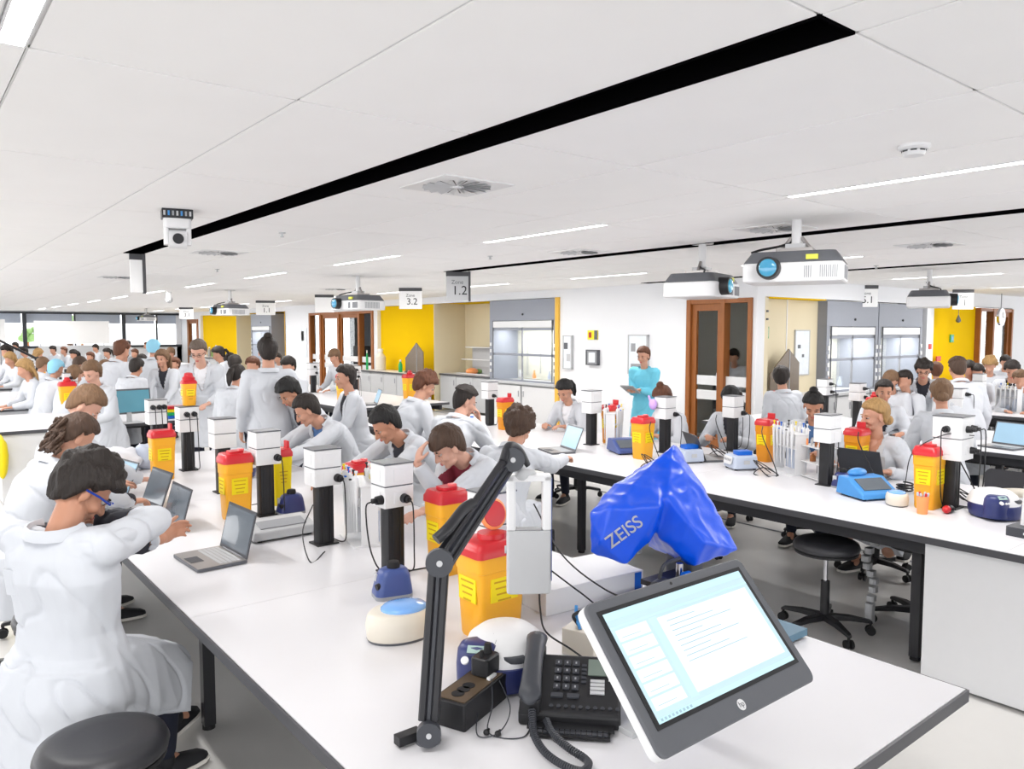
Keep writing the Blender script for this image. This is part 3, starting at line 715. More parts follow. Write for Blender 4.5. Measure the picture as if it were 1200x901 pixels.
D2 = bench(5.0, 6.69, 17.8, 24.0, 'bench in the far middle crowd', 3)
E1 = bench(2.3, 4.0, 25.6, 30.0, 'farthest bench below the windows', 2)
E2 = bench(6.2, 7.9, 25.6, 30.0, 'farthest bench near the distant yellow panel', 2)
# small low cabinet with a row of vents at left
t = thing('service_cabinet', (1.45, 12.62, 0), 0, 'low white cabinet with a row of vent holes behind the left people', 'cabinet')
b = MB(); b.box((0,.3,.40), (1.2,.6,.78)); b.build('carcass', M_WHT, t, bevel=.003)
b = MB(); b.box((0,.29,.805), (1.24,.64,.03)); b.build('top', M_TOP, t); b = MB(); b.box((0,-.035,.805), (1.24,.012,.032)); b.build('edge_band', M_EDGE, t)
b = MB()
for q in range(8): b.box((-.1+.07*q,-.004,.70), (.04,.01,.03))
b.build('vent_holes', M_GR, t)

# ------------------------------------------------------------------ stools
def stool(back=False):
    t = thing('lab_stool', (0,0,0), 0, 'x', 'stool', 'black swivel stools')
    b = MB(); b.lathe([(.03,.0),(.17,.0),(.195,.015),(.20,.035),(.19,.06),(.155,.075),(.10,.073),(.03,.070)], (0,0,.52), n=36); b.build('seat', M_VINYL, t, smooth=50)
    b = MB(); b.lathe([(.19,-.008),(.19,.006)], (0,0,.52), n=30); b.build('seat_pan', M_BLK, t)
    b = MB(); b.cyl((0,0,.30),(0,0,.52), .014, n=14); b.build('gas_piston', M_CHROME, t, smooth=40)
    b = MB(); b.cyl((0,0,.09),(0,0,.33), .027, n=16); b.build('column', M_BLK, t, smooth=40)
    b = MB(); b.tube([(.02,0,.50),(.1,.04,.49),(.17,.07,.47)], .008); b.build('height_lever', M_BLK, t)
    for k in range(5):
        a = 2*PI*k/5+.3; ca, sa = math.cos(a), math.sin(a)
        b = MB(); M = Matrix.Rotation(a, 4, 'Z')
        b.ring([[M @ V((x, y*w_, z0+z*h_)) for y, z in ((-1,-1),(1,-1),(1,1),(-1,1))] for x, w_, z0, h_ in ((.02,.026,.10,.02),(.15,.022,.10,.016),(.27,.016,.085,.011),(.285,.014,.078,.008))])
        lg = b.build('base_leg', M_BLK, t, bevel=.004)
        b = MB(); q = M @ V((.275,0,0))
        u = V((-sa, ca, 0))
        for s in (-1,1): b.cyl(q+u*(s*.009)+V((0,0,.028)), q+u*(s*.024)+V((0,0,.028)), .028, n=14)
        b.cyl(q+V((0,0,.03)), q+V((0,0,.085)), .009, n=8); b.build('castor', M_RUB, lg)
    if back:
        b = MB(); b.tube(bez([(-.08,0,.52),(-.22,0,.54),(-.24,0,.66),(-.22,0,.78)]), .013); b.build('back_bar', M_BLK, t)
        b = MB(); b.rbox((0,0,0), (.30,.20,.05), .05, top=.9, M=Matrix.Translation((-.21,0,.84)) @ Matrix.Rotation(R(90),4,'Y') @ Matrix.Rotation(R(90),4,'Z')); b.build('backrest', M_VINYL, t, smooth=40)
    return t
ST = stool(); ST.location = (.47, 2.70, .0); ST.rotation_euler = (0,0,.25); ST['label'] = 'black round stool with a charcoal seat at the bottom left corner'
def put_stool(x, y, rz, label): return dup(ST, (x, y, 0), rz, label)
put_stool(4.52, 2.47, .1, 'empty black stool on a chrome column in the aisle right of the touchscreen')
ST2 = stool(True); ST2.location = (6.2, 1.95, 0); ST2['label'] = 'black chair base with castors beside the white end cabinet'
for x, y, rz, l in ((5.1,2.15,.7,'black five legged stool base just left of the white end cabinet'), (.56,4.12,1.1,'black stool whose feet show at the left edge beside the seated man'), (5.35,4.1,.4,'black stool under the middle bench, left of the chrome one'),
                    (3.72,5.15,.9,'black stool in the aisle behind the boy with his hand on his face'), (1.08,12.28,.2,'black stool top in front of the low vented cabinet')):
    put_stool(x, y, rz, l)
# ================================================================== BENCH EQUIPMENT
NTH = ('first','second','third','fourth','fifth','sixth','seventh','eighth')
def cable(name, pts, label, r=.0032, m=None, n=10):
    b = MB(); b.tube(bez(pts, n), r, n=6); o = b.build(name, m or M_BLK, smooth=True)
    return tag(o, label, 'cable')
# ---- service tower: black post with a two-tier white head
def tower(loc, label, plugs=(), zc=.30, head=.20, w=(.15,.13), rz=0):
    t = thing('service_tower', loc, rz, label, 'service tower', 'bench service towers')
    b = MB(); b.box((0,0,.004), (.12,.11,.008)); b.build('foot_plate', M_BLK, t, bevel=.002)
    b = MB(); b.rbox((0,0,.008+zc/2), (.085,.075,zc), .008, n=2); b.build('column', M_BLK, t, smooth=30)
    b = MB()
    for s in (-1,1): b.box((s*.018,-.0385,zc/2), (.004,.004,zc-.02))
    b.build('column_groove', M_BLK2, t)
    hh = head/2
    for k in range(2):
        b = MB(); b.rbox((0,0,zc+hh*(k+.5)+.008), (w[0],w[1],hh-.006), .004, n=1, chamf=.002); b.build('socket_tier', M_WHT, t)
    b = MB(); b.box((0,0,zc+hh+.008), (w[0]-.008,w[1]-.008,.008)); b.box((0,0,zc+head+.009), (w[0]+.004,w[1]+.004,.006)); b.build('shadow_gap_trim', M_DGR, t)
    for k in range(2):
        for face in ((0,-w[1]/2-.001,.055,.003),(-w[0]/2-.001,0,.003,.055)):
            b = MB(); b.box((face[0],face[1],zc+hh*(k+.5)+.006), (face[2],face[3],.055)); b.build('socket_plate', M_WHT, t, bevel=.001)
    for (fx, k, off) in plugs:
        z = zc+hh*(k+.5)
        if fx == 'y': p = V((off,-w[1]/2,z)); d = V((0,-1,0))
        else: p = V((-w[0]/2,off,z)); d = V((-1,0,0))
        if fx == 'x+': p = V((w[0]/2,off,z)); d = V((1,0,0))
        b = MB(); b.cyl(p, p+d*.03, .022, .019, n=18); b.cyl(p+d*.03, p+d*.05, .012, n=12)
        pg = b.build('plug', M_BLK, t, smooth=40)
        e = p+d*.05
        b = MB(); b.tube(bez([e, e+d*.03+V((0,0,-.03)), V((e.x+d.x*.02+.01,e.y+d.y*.02,zc*.45)), V((e.x*.8+.03,e.y*.9+.01,.02)), V((.06,.07,.01))], 8), .0035, n=6); b.build('plug_lead', M_BLK, pg, smooth=True)
    return t
# ---- sharps bins
def sharps(loc, label, rz=0, h=.34, wx=.17, wy=.125, lid='flat', m=None, s=1.0):
    t = thing('sharps_bin', loc, rz, label, 'sharps bin', 'yellow sharps bins')
    m = m or M_YBIN
    b = MB(); rg = []
    for z, k in ((0,.80),(.012,.84),(h*.70,.955),(h*.705,.985),(h*.86,1.0),(h*.865,1.03),(h*.88,1.03)):
        q = MB(); q.rbox((0,0,0), (wx*k,wy*k,.001), .022, n=3); rg.append([V((v[0],v[1],z)) for v in q.v[:16]])
    b.ring(rg); b.build('body', m, t, smooth=35)
    b = MB(); rg = []
    for z, k in ((h*.86,1.06),(h*.93,1.05),(h*.955,.98),(h*.99,.93),(h,.88)):
        q = MB(); q.rbox((0,0,0), (wx*k,wy*k,.001), .022, n=3); rg.append([V((v[0],v[1],z)) for v in q.v[:16]])
    b.ring(rg); l = b.build('lid', M_RED, t, smooth=35)
    b = MB(); b.box((-wx*.475,0,h*.52), (.004,wy*.62,h*.24)); b.box((0,-wy*.475,h*.52), (wx*.55,.004,h*.24)); b.build('label_patch', M_YLAB, t)
    b = MB()
    for q in range(4): b.box((0,-wy*.475-.0025,h*.60-.022*q), (wx*(.42-.05*q),.001,.006)); b.box((-wx*.475-.0025,0,h*.60-.022*q), (.001,wy*(.46-.06*q),.006))
    b.build('label_print', mat('label_print_ochre', (196,150,10), .5), t)
    if lid == 'flat':
        b = MB(); b.rbox((0,0,h+.006), (wx*.5,wy*.5,.014), .015, n=3); b.build('flap', M_RED, l)
        b = MB(); b.box((wx*.2,0,h+.016), (.03,.03,.01)); b.build('catch', mat('lid_pale_red',(240,120,120),.4), l)
    elif lid == 'knob':
        b = MB(); b.lathe([(.045,0),(.048,.02),(.035,.03),(.03,.055),(.015,.06)], (0,0,h)); b.build('cap', M_RED, l, smooth=35)
    elif lid == 'open':
        b = MB(); b.box((wx*.36,0,h+.02), (.016,wy*.5,.05), rz=0); b.build('flap', M_RED, l, bevel=.006)
    elif lid == 'ring':
        b = MB(); b.lathe([(.052,0),(.05,.018),(.044,.018)], (0,0,h)); b.build('mouth', M_RED, l, smooth=30)
        M = Matrix.Translation((.03,.03,h+.075)) @ Matrix.Rotation(R(78),4,'X') 
        b = MB(); b.lathe([(.052,-.004),(.058,0),(.058,.008),(.05,.012)], m=M_ORN, M=M, n=28); b.lathe([(.049,.0),(.047,.016),(.02,.018)], m=M_RED, M=M, n=28); b.build('hinged_cap', None, l, smooth=40)
    t.scale = (s,s,s)
    return t
# ---- laptop: user on local -x side, hinge at +x, screen leans back
def laptop(loc, rz, label, ang=108, w=.335, d=.235, scr=None, body=None):
    t = thing('laptop', loc, rz, label, 'laptop')
    body = body or M_SILV
    b = MB(); b.rbox((0,0,.009), (d,w,.016), .012, chamf=.002); b.build('base', M_DGR, t)
    b = MB(); b.box((0,0,.0175), (d-.006,w-.008,.001)); b.build('palm_rest', body, t)
    b = MB()
    for r_ in range(5):
        for c in range(13): b.box((.085-.021*r_, -.135+.0225*c, .0188), (.017,.019,.0012))
    k = b.build('keys', M_LGR if body is M_SILV and w > .33 else M_BLK, t); k['kind'] = 'stuff'
    b = MB(); b.box((-.075,0,.0186), (.06,.10,.0008)); b.build('touchpad', M_CHAR, t)
    M = Matrix.Translation((d/2-.004,0,.018)) @ Matrix.Rotation(R(ang-90),4,'Y')
    b = MB(); b.rbox((0,0,.112), (.006,w,.224), .003, n=1); b.v = [tuple(M @ V(v)) for v in b.v]; sl = b.build('screen_lid', M_CHAR if scr is None else M_DGR, t, bevel=.002)
    b = MB(); b.box((-.0036,0,.114), (.001,w-.024,.195), M=M); b.build('display', scr or M_SCR, sl)
    b = MB(); b.cyl((d/2-.004,-.12,.016),(d/2-.004,.12,.016), .007, n=10); b.build('hinge', M_DGR, t)
    return t
# ---- pipette + stand
PIPC = [M_WHT, M_BLUE, M_YLAB, M_BLK, M_ORN, M_GREEN]
def pipette_parts(t, col):
    b = MB(); b.lathe([(.002,-.27),(.004,-.20),(.006,-.12),(.009,-.11),(.011,-.05),(.013,0),(.014,.02),(.010,.03)], n=10); b.build('barrel', M_WHT, t, smooth=35)
    b = MB(); b.lathe([(.004,.03),(.004,.05),(.0085,.052),(.0085,.062)], n=10); b.build('plunger', col, t, smooth=35)
    b = MB(); b.box((-.014,0,.012), (.02,.012,.008)); b.box((.011,0,-.01), (.006,.008,.05), m=col); b.mats[0:1] = b.mats[0:1]; b.build('finger_hook', col, t)
_pips = {}
def pipette(loc, rz, i, label, group):
    c = PIPC[i % len(PIPC)]
    if c.name not in _pips:
        t = thing('pipette', loc, rz, label, 'pipette', group); pipette_parts(t, c); _pips[c.name] = t
        return t
    return dup(_pips[c.name], loc, rz, label, group)
def pip_rack(loc, rz, label, n=6, which='', L=.34):
    t = thing('pipette_rack', loc, rz, label, 'pipette rack')
    b = MB(); b.rbox((0,0,.006), (.17,L,.012), .01); b.build('base', M_WHT, t)
    for s in (-1,1):
        b = MB(); b.box((0,s*(L/2-.01),.16), (.09,.008,.31)); b.build('end_panel', M_WHT, t, bevel=.003)
    b = MB(); b.box((0,0,.315), (.10,L,.010)); b.build('top_shelf', M_WHT, t, bevel=.003)
    b = MB(); b.box((0,0,.20), (.07,L-.02,.006)); b.build('mid_shelf', M_WHT, t)
    for s in (-1,1):
        b = MB(); b.box((.052, s*L/4,.10), (.005,L/2-.04,.16)); b.build('front_plate', M_PALEB, t)
        b = MB(); b.box((.0555, s*L/4,.03), (.002,L/2-.05,.014)); b.build('plate_band', M_NAVY2, t)
    M = Matrix.Rotation(rz, 4, 'Z')
    for i in range(n):
        for s, nm in ((-1,'left row'),(1,'right row')):
            y = -L/2+.03+(L-.06)*i/(n-1)
            p = V(loc)+M @ V((s*.062,y,.332))
            pipette(p, rz+(PI if s > 0 else 0), (0,3,0,1,0,2)[(i+(2 if s > 0 else 0)) % 6], '%s white pipette from the near end, %s, %s' % (NTH[i], nm, which), 'pipettes in the %s' % which)
    return t
# ---- small personal centrifuge
def mini(loc, rz, label, s=1.0, lidm=None):
    t = thing('mini_centrifuge', loc, rz, label, 'mini centrifuge')
    b = MB(); b.lathe([(.070,0),(.082,.006),(.086,.05),(.082,.075),(.074,.085)], sx=1.25, sy=.9, n=32); b.build('housing', M_CRM, t, smooth=50)
    b = MB(); b.lathe([(.080,.0),(.083,.008)], sx=1.25, sy=.9, n=32); b.build('base_trim', M_DGR, t)
    b = MB(); b.lathe([(.064,.084),(.064,.090),(.056,.097),(.03,.101),(.004,.102)], (.012,0,0), sx=1.12, sy=.92, n=28); b.build('lid', lidm or M_LIDB, t, smooth=50)
    b = MB(); b.lathe([(.03,.0855),(.03,.095),(.012,.1)], (.012,0,0), n=14); b.build('rotor', M_NAVY, t)
    t.scale = (s,s,s); return t
def vortex(loc, rz, label, m=None, s=1.0):
    t = thing('vortex_mixer', loc, rz, label, 'vortex mixer')
    b = MB(); rg = []
    for z, kx, ky, ox in ((0,1.0,1.0,0),(.02,1.02,1.02,0),(.09,.86,.84,.004),(.112,.74,.70,.006),(.12,.6,.56,.006)):
        q = MB(); q.rbox((0,0,0), (.155*kx,.115*ky,.001), .03, n=4); rg.append([V((v[0]+ox,v[1],z)) for v in q.v[:20]])
    b.ring(rg); b.build('housing', m or M_NAVY2, t, smooth=40)
    b = MB(); b.lathe([(.026,.118),(.028,.13),(.024,.145),(.012,.148)], (.006,0,0), n=18); b.build('cup_head', M_RUB, t, smooth=40)
    b = MB(); b.cyl((-.055,-.03,.06),(-.076,-.035,.055), .013, n=14); b.build('speed_knob', M_BLK, t, smooth=40)
    b = MB(); b.box((-.062,.02,.07), (.012,.035,.05)); b.build('switch_plate', M_LGR, t)
    b = MB(); b.rbox((0,0,.008), (.158,.118,.016), .03); b.build('base_trim', M_GR, t)
    t.scale = (s,s,s); return t
def bigfuge(loc, rz, label, s=1.0):
    """rounded white microcentrifuge, navy control front looks to local -y"""
    t = thing('microcentrifuge', loc, rz, label, 'centrifuge')
    b = MB(); b.lathe([(.10,0),(.125,.01),(.134,.05),(.132,.085)], sx=1.0, sy=1.12, n=36); b.build('body', M_NAVY, t, smooth=50)
    b = MB(); b.lathe([(.133,.085),(.130,.10),(.115,.135),(.085,.158),(.045,.168),(.004,.170)], (0,.01,0), sx=1.0, sy=1.10, n=36); ld_ = b.build('lid', M_WHT, t, smooth=60)
    b = MB(); rg = []      # raised navy control lobe on the left front
    for z, k in ((.02,1.0),(.085,1.02),(.125,.96),(.145,.80),(.150,.6)):
        rg.append([V((-.062+.072*k*math.cos(2*PI*j/20), -.085+.058*k*math.sin(2*PI*j/20), z)) for j in range(20)])
    b.ring(rg); b.build('control_lobe', M_NAVY, t, smooth=50)
    M = Matrix.Translation((-.065,-.128,.138)) @ Matrix.Rotation(R(42),4,'X')
    b = MB(); b.box((0,.0,.004), (.052,.024,.003), M=M); b.build('lcd', mat('lcd_green_grey',(160,186,180),.25), t)
    for x, y, r in ((-.028,-.03,.012),(0,-.034,.006),(.016,-.034,.006)):
        b = MB(); b.cyl((x,y-.006,.0),(x,y-.006,.007), r, n=18, M=M); b.build('button', M_WHT, t, smooth=30)
    b = MB(); b.lathe([(.04,0),(.045,.012),(.04,.02)], (.04,-.105,.10), sx=1, sy=.5, n=20); b.build('latch', M_CHAR, t, smooth=40)
    FM = Matrix.Translation((-.01,-.02,.1665)) @ Matrix.Rotation(R(6),4,'X'); b = MB(); b.box((0,-.03,0), (.03,.012,.001), M=FM); b.box((.0,-.08,-.004), (.001,.05,.001), M=FM); b.build('lid_print', M_DGR, ld_)
    for sx in (-1,1): b = MB(); b.cyl((sx*.08,.06,-.0),(sx*.08,.06,.012), .014, n=10); b.build('foot', M_RUB, t)
    t.scale = (s,s,s); return t
def heatblock(loc, rz, label):
    t = thing('heating_shaker', loc, rz, label, 'heating block')
    b = MB(); b.rbox((0,0,.062), (.21,.20,.10), .02, top=.93, chamf=.006); b.build('housing', M_PALEB, t, smooth=35)
    b = MB(); b.rbox((.02,.01,.128), (.125,.095,.034), .008, n=2, chamf=.003); b.build('block_lid', M_BLUE, t, smooth=35)
    M = Matrix.Translation((-.112,0,.076)) @ Matrix.Rotation(R(-78),4,'Y')
    b = MB(); b.rbox((0,0,0), (.062,.13,.006), .015, M=M); pl = b.build('control_panel', M_WHT, t)
    b = MB()
    for q in range(6): b.ell((.004,-.05+.02*q,.004), (.012,.008,.002), n=10, k=4, M=M)
    b.build('key_pads', M_GR, pl)
    b = MB(); b.box((0,-.101,.065), (.05,.002,.03)); b.build('type_plate', M_LGR, t)
    for sx in (-1,1):
        for sy in (-1,1): b = MB(); b.cyl((sx*.08,sy*.075,0),(sx*.08,sy*.075,.014), .012, n=10); b.build('foot', M_RUB, t)
    return t
def slab_device(loc, rz, label, m, w=.24, d=.26, h0=.05, h1=.10, scr=M_SCR, cat='thermal cycler', name='bench_instrument'):
    """wedge shaped instrument, sloping display faces local -y"""
    t = thing(name, loc, rz, label, cat)
    b = MB(); b.add([(-w/2,-d/2,.012),(w/2,-d/2,.012),(w/2,d/2,.012),(-w/2,d/2,.012),(-w/2+.01,-d/2+.01,h0*.7),(w/2-.01,-d/2+.01,h0*.7),(w/2-.01,d*.12,h1),(-w/2+.01,d*.12,h1),(w/2-.01,d/2-.01,h1),(-w/2+.01,d/2-.01,h1)],
        [(3,2,1,0),(0,1,5,4),(4,5,6,7),(7,6,8,9),(2,3,9,8),(1,2,8,6,5),(3,0,4,7,9)]); b.build('housing', m, t, bevel=.008, seg=3)
    a = math.atan2(h1-h0*.7, d*.12+d/2-.01); L = math.hypot(h1-h0*.7, d*.62)
    M = Matrix.Translation((0,-d/2+.01,h0*.7)) @ Matrix.Rotation(a,4,'X')
    b = MB(); b.box((0,L*.52,.003), (w*.7,L*.62,.004), M=M); b.build('display', scr, t)
    for sx in (-1,1): b = MB(); b.box((sx*w*.38,0,.006), (.02,d*.8,.012)); b.build('foot', M_RUB, t)
    return t
def cup(loc, label, m=M_ORN, h=.11, r=.036, fill=True):
    t = thing('beaker', loc, 0, label, 'beaker')
    b = MB(); b.lathe([(r*.78,0),(r*.8,.004),(r,h),(r*1.05,h),(r*.93,h-.003),(r*.74,.006)], n=24); b.build('wall', m, t, smooth=40)
    if fill:
        b = MB()
        for q in range(6):
            a = q*1.05; b.cone((.4*r*math.cos(a),.4*r*math.sin(a),h*.5),(.8*r*math.cos(a),.8*r*math.sin(a),h*1.12), .007,.007, n=8, m=[M_LGR,M_RED,M_PALEB][q % 3])
        b.build('tube_caps', None, t, smooth=True)
    return t
# ================================================================== FOREGROUND BENCH
def W2(px, py, z=ZB): p = at(px, py, z); return (p.x, p.y, z)
tw1 = [('y',0,-.02),('y',0,.04)]
tower((1.74,3.04,ZB), 'service tower with two black plugs above the slate blue mixer on the front bench', [('y',0,.022),('x',0,-.04)])
tower((1.70,3.68,ZB), 'white topped service tower between the grey box and the pipette rack', [('y',0,.05)], head=.19)
tower((1.70,4.48,ZB), 'service tower just right of the big yellow sharps bin on the front bench', [('y',0,.05)])
tower((1.72,5.30,ZB), 'service tower behind the left sharps bin, plain white head without plugs', [], head=.20)
tower((1.78,6.32,ZB), 'service tower with two plugs below the small red capped sharps bin', [('y',1,-.02),('y',1,.035)], head=.20)
tower((1.72,7.0,ZB), 'service tower at the far end of the front bench, right of the blue display', [('y',1,-.04),('y',1,.01),('y',1,.05)], head=.21)
tower((1.80,2.37,ZB), 'nearest service tower, white head behind the document camera', [('x+',0,-.03)], zc=.22, head=.25, w=(.145,.13))
sharps((1.66,2.19,ZB), 'nearest yellow sharps bin with a round hinged red cap', rz=.0, h=.355, wx=.22, wy=.165, lid='ring')
sharps((1.93,2.88,ZB), 'yellow sharps bin behind the spring arm, right of the tall service tower', h=.385, wx=.16, wy=.15)
sharps((1.53,4.50,ZB), 'large yellow sharps bin with a yellow label, behind the nearest open laptop', h=.39, wx=.17, wy=.15)
sharps((2.10,4.05,ZB), 'sharps bin half hidden behind the pipette rack, red lid showing', h=.33, wx=.16, wy=.14)
sharps((1.52,6.05,ZB), 'yellow sharps bin at left behind the upright phone and laptops', h=.37, wx=.17, wy=.14, lid='open')
sharps((1.80,6.32,ZB+.515), 'small sharps bin with a red cap standing on top of a service tower', h=.20, wx=.11, wy=.09, lid='knob')
sharps((1.88,4.70,ZB), 'sharps bin with an upright red flap left of a service tower', h=.36, wx=.13, wy=.12, lid='open', m=M_YLAB)
vortex((1.575,2.76,ZB), R(-14), 'slate blue vortex mixer at the foot of the service tower')
mini((1.385,2.37,ZB), R(-8), 'cream mini centrifuge with a blue lid in the foreground', 1.2)
bigfuge((1.47,1.87,ZB), R(-48), 'white and navy microcentrifuge behind the desk phone')
vortex((1.83,4.42,ZB), 0, 'dark navy vortex mixer right of the second service tower', M_NAVY)
pip_rack((1.88,3.60,ZB), R(-12), 'white pipette rack with pale blue plates in the middle of the front bench', 6, 'front bench rack', .30)
t = slab_device((1.58,3.98,ZB), R(0), 'flat grey instrument box behind the nearest laptop', M_LGR, w=.36, d=.22, h0=.08, h1=.085, scr=M_GR, cat='instrument')
laptop((1.14,3.74,ZB), R(3), 'nearest open laptop, dark screen, on the left edge of the front bench', 104)
laptop((1.06,4.50,ZB), R(2), 'second open laptop from the camera along the left edge of the front bench', 106)
laptop((1.10,5.10,ZB), R(6), 'third open laptop, dark screen, left of the large sharps bin', 110)
laptop((1.02,5.62,ZB), R(10), 'fourth open laptop with a lit screen touched by the curly haired woman', 112, scr=M_SCRB, w=.30)
# bundle of bags
for q, (x, y, s, l) in enumerate(((1.30,6.55,.19,'crumpled white plastic bag at the far left of the front bench'), (1.10,6.30,.15,'second white plastic bag beside the left sharps bin'), (1.55,6.6,.12,'pale blue and white bag under the blue display'))):
    b = MB(); b.ell((0,0,.09), (s,s*.8,.10), n=20, k=14); v = [V(p)*(1+.22*noise.noise(V(p)*14)) for p in b.v]; b.v = [(p.x,p.y,max(0,p.z)) for p in v]
    o = b.build('plastic_bag', M_BAG if q < 2 else M_PALEB, smooth=True, loc=(x,y,ZB)); tag(o, l, 'bag')
# navy equipment behind
bigfuge((1.98,5.75,ZB), R(-60), 'navy centrifuge beyond the second laptop, beside a service tower', .9)
for q, (p, l) in enumerate(((((1.70,4.9,.82),(1.62,4.8,.803),(1.72,4.66,.83),(1.80,4.75,.803),(1.9,4.6,.81)), 'tangled black lead behind the large sharps bin'), (((1.62,3.5,.81),(1.5,3.4,.803),(1.55,3.6,.9),(1.66,3.72,1.0)), 'thin black lead looping beside the service tower'),
        (((1.78,3.0,.803),(1.95,2.95,.803),(2.05,2.7,.803),(1.9,2.5,.803)), 'black lead on the bench right of the slate blue mixer'))):
    cable('power_lead', p, l)
# ---- spring arm with document camera
t = thing('spring_stand', (1.075,1.70,ZB), 0, 'black spring arm clamped to the front bench, holding the white document camera', 'stand')
org = V((1.075,1.70,ZB))
J1 = V((1.115,1.70,1.285)); J2 = V((1.462,1.822,1.508)); base_top = V((1.065,1.68,.87))
L = lambda p: V(p)-org
b = MB(); b.cyl((0,0,0),(0,0,.03), .035, .03, n=20, m=M_DGR); b.cyl((-.0,0,.03),(0,0,.09), .016, n=14, m=M_GR); b.box((-.05,.02,.02), (.07,.03,.025), m=M_BLK); b.build('clamp', None, t, smooth=40)
d1 = (J1-base_top).normalized(); sd = V((.75,-.66,0)).normalized()
ddx = d1.cross(sd)
def bar(p0, p1, wd, th, m, nm, par):
    p0, p1 = L(p0), L(p1); d = (p1-p0).normalized(); a = (sd-d*sd.dot(d)).normalized(); c = d.cross(a); q = MB()
    q.ring([[p+a*x*wd+c*y*th for x, y in ((-.5,-.3),(-.3,-.5),(.3,-.5),(.5,-.3),(.5,.3),(.3,.5),(-.3,.5),(-.5,.3))] for p in (p0,p1)]); return q.build(nm, m, par, smooth=30)
o1 = sd*.017
bar(base_top-o1, J1-o1, .021, .026, M_BLK2, 'lower_bar', t); bar(base_top+o1, J1+o1, .021, .026, M_BLK2, 'lower_bar', t); bar(base_top, J1, .014, .014, M_CHAR, 'spring', t)
n_f = V((-.53,-.82,.1)).normalized()
def disc(c, r, nm, off=.0, th=.03, m=M_CHAR):
    q = MB(); c = L(c)+n_f*off; q.cyl(c-n_f*th/2, c+n_f*th/2, r, n=28); o = q.build(nm, m, t, smooth=35)
    q = MB(); q.cyl(c+n_f*th/2, c+n_f*(th/2+.004), r*.22, n=14); q.build('pivot_bolt', M_LGR, o); return o
disc(base_top+V((.0,0,-.03)), .032, 'base_joint', .02); disc(J1, .037, 'middle_joint', .02); disc(J2, .036, 'upper_joint', .02)
upv = V((-.35,-.12,.75)).normalized()*.020
bar(J1+upv*1.6+V((.02,0,0)), J2+upv*1.3, .022, .024, M_BLK2, 'upper_bar', t); bar(J1-upv*.6+V((.03,0,0)), J2-upv*.9, .022, .024, M_BLK2, 'upper_bar', t); bar(J1+V((.02,0,0)), J2, .018, .018, M_CHAR, 'spring', t)
b = MB(); b.tube([L(q) for q in bez([J1+V((-.01,0,.06)), J1+V((.03,.0,.085)), J1+V((.10,.03,.12)), J1+V((.14,.04,.13))], 6)], .016, n=10); b.build('joint_cover', M_BLK2, t, smooth=True)
b = MB(); b.tube([L(q) for q in bez([J2+V((-.05,-.02,.0)), J2+V((-.01,0,.042)), J2+V((.045,.02,.02)), J2+V((.075,.02,-.03))], 6)], .014, n=10); b.build('joint_cover', M_BLK2, t, smooth=True)
CH = V((1.520,1.810,1.455))
b = MB(); b.tube([L(q) for q in (J2+V((.03,0,-.02)), CH+V((-.01,-.0,.0)), CH)], .013, n=10); b.cone(L(CH+V((-.03,0,.005))), L(CH+V((.01,0,0))), .02, .016); b.build('swivel_neck', M_LGR, t, smooth=True)
# document camera head hangs below
t = thing('document_camera', CH, R(-36), 'white document camera frame with an open window, hanging from the black arm', 'document camera')
wd, hh, dp = .138, .372, .048
b = MB()
b.rbox((-wd/2+.014,0,-.085), (.028,dp,.17), .008); b.rbox((wd/2-.014,0,-.085), (.028,dp,.17), .008); b.rbox((0,0,-.008), (wd,dp,.02), .008); b.build('window_frame', M_WHT, t, bevel=.003)
b = MB(); b.rbox((0,0,-.17-(hh-.17)/2), (wd,dp,hh-.17), .010, chamf=.004); b.build('lower_housing', M_LGR, t, smooth=35)
b = MB(); b.box((wd/2+.001,0,-.17), (.002,dp*.8,hh-.05)); b.build('side_seam', M_NAVY2, t)
b = MB(); b.cyl((-wd/2-.006,0,-.235),(-wd/2+.002,0,-.235), .012, n=16); b.build('side_button', M_LGR, t, smooth=30)
b = MB(); b.box((0,0,-.172), (wd-.05,dp-.006,.006)); b.build('window_sill', M_DGR, t)
cable('camera_lead', [(1.545,1.79,1.13),(1.56,1.80,1.02),(1.62,1.84,.92),(1.72,1.83,.84),(1.75,1.75,.803)], 'black lead hanging down from the document camera')
cable('camera_lead', [(1.86,2.1,1.02),(1.95,2.02,.93),(2.0,1.95,.88),(2.05,1.84,.90)], 'black lead running right toward the touchscreen')
cable('camera_lead', [(2.0,2.35,1.2),(2.02,2.2,1.02),(2.05,2.0,.93),(2.08,1.84,.91)], 'second black lead curving behind the touchscreen')
# open electronics box on the bench between the centrifuge and monitor
t = thing('junction_box', (1.83,1.86,ZB), R(20), 'open white electronics box with sockets behind the desk phone', 'junction box')
b = MB(); b.box((0,0,.045), (.16,.12,.09)); b.build('housing', M_CRM, t, bevel=.003)
b = MB(); b.box((-.045,-.062,.05), (.04,.006,.05)); b.box((.03,-.062,.05), (.05,.006,.055)); b.build('port', M_BLK, t)
b = MB(); b.cyl((.066,-.059,.06),(.066,-.066,.06), .012, n=16); b.build('round_mark', M_NAVY2, t)
b = MB(); b.tube(bez([(-.03,.02,.09),(-.05,.03,.13),(0,.0,.14),(.03,.02,.10)]), .006, m=M_BLK); b.tube(bez([(-.06,.0,.09),(-.03,.03,.12),(-.01,.04,.15)]), .006, m=M_SKYB); b.build('wires', None, t, smooth=True)
t = thing('white_carton', (2.18,2.30,ZB), R(-6), 'white rectangular box with a blue edge behind the touchscreen', 'box')
b = MB(); b.box((0,0,.05), (.50,.30,.10)); b.build('carton', M_WHT, t, bevel=.003)
b = MB(); b.box((.2515,0,.05), (.003,.06,.09)); b.box((.22,-.1515,.05), (.035,.003,.09)); b.build('blue_strip', M_BLUE, t)
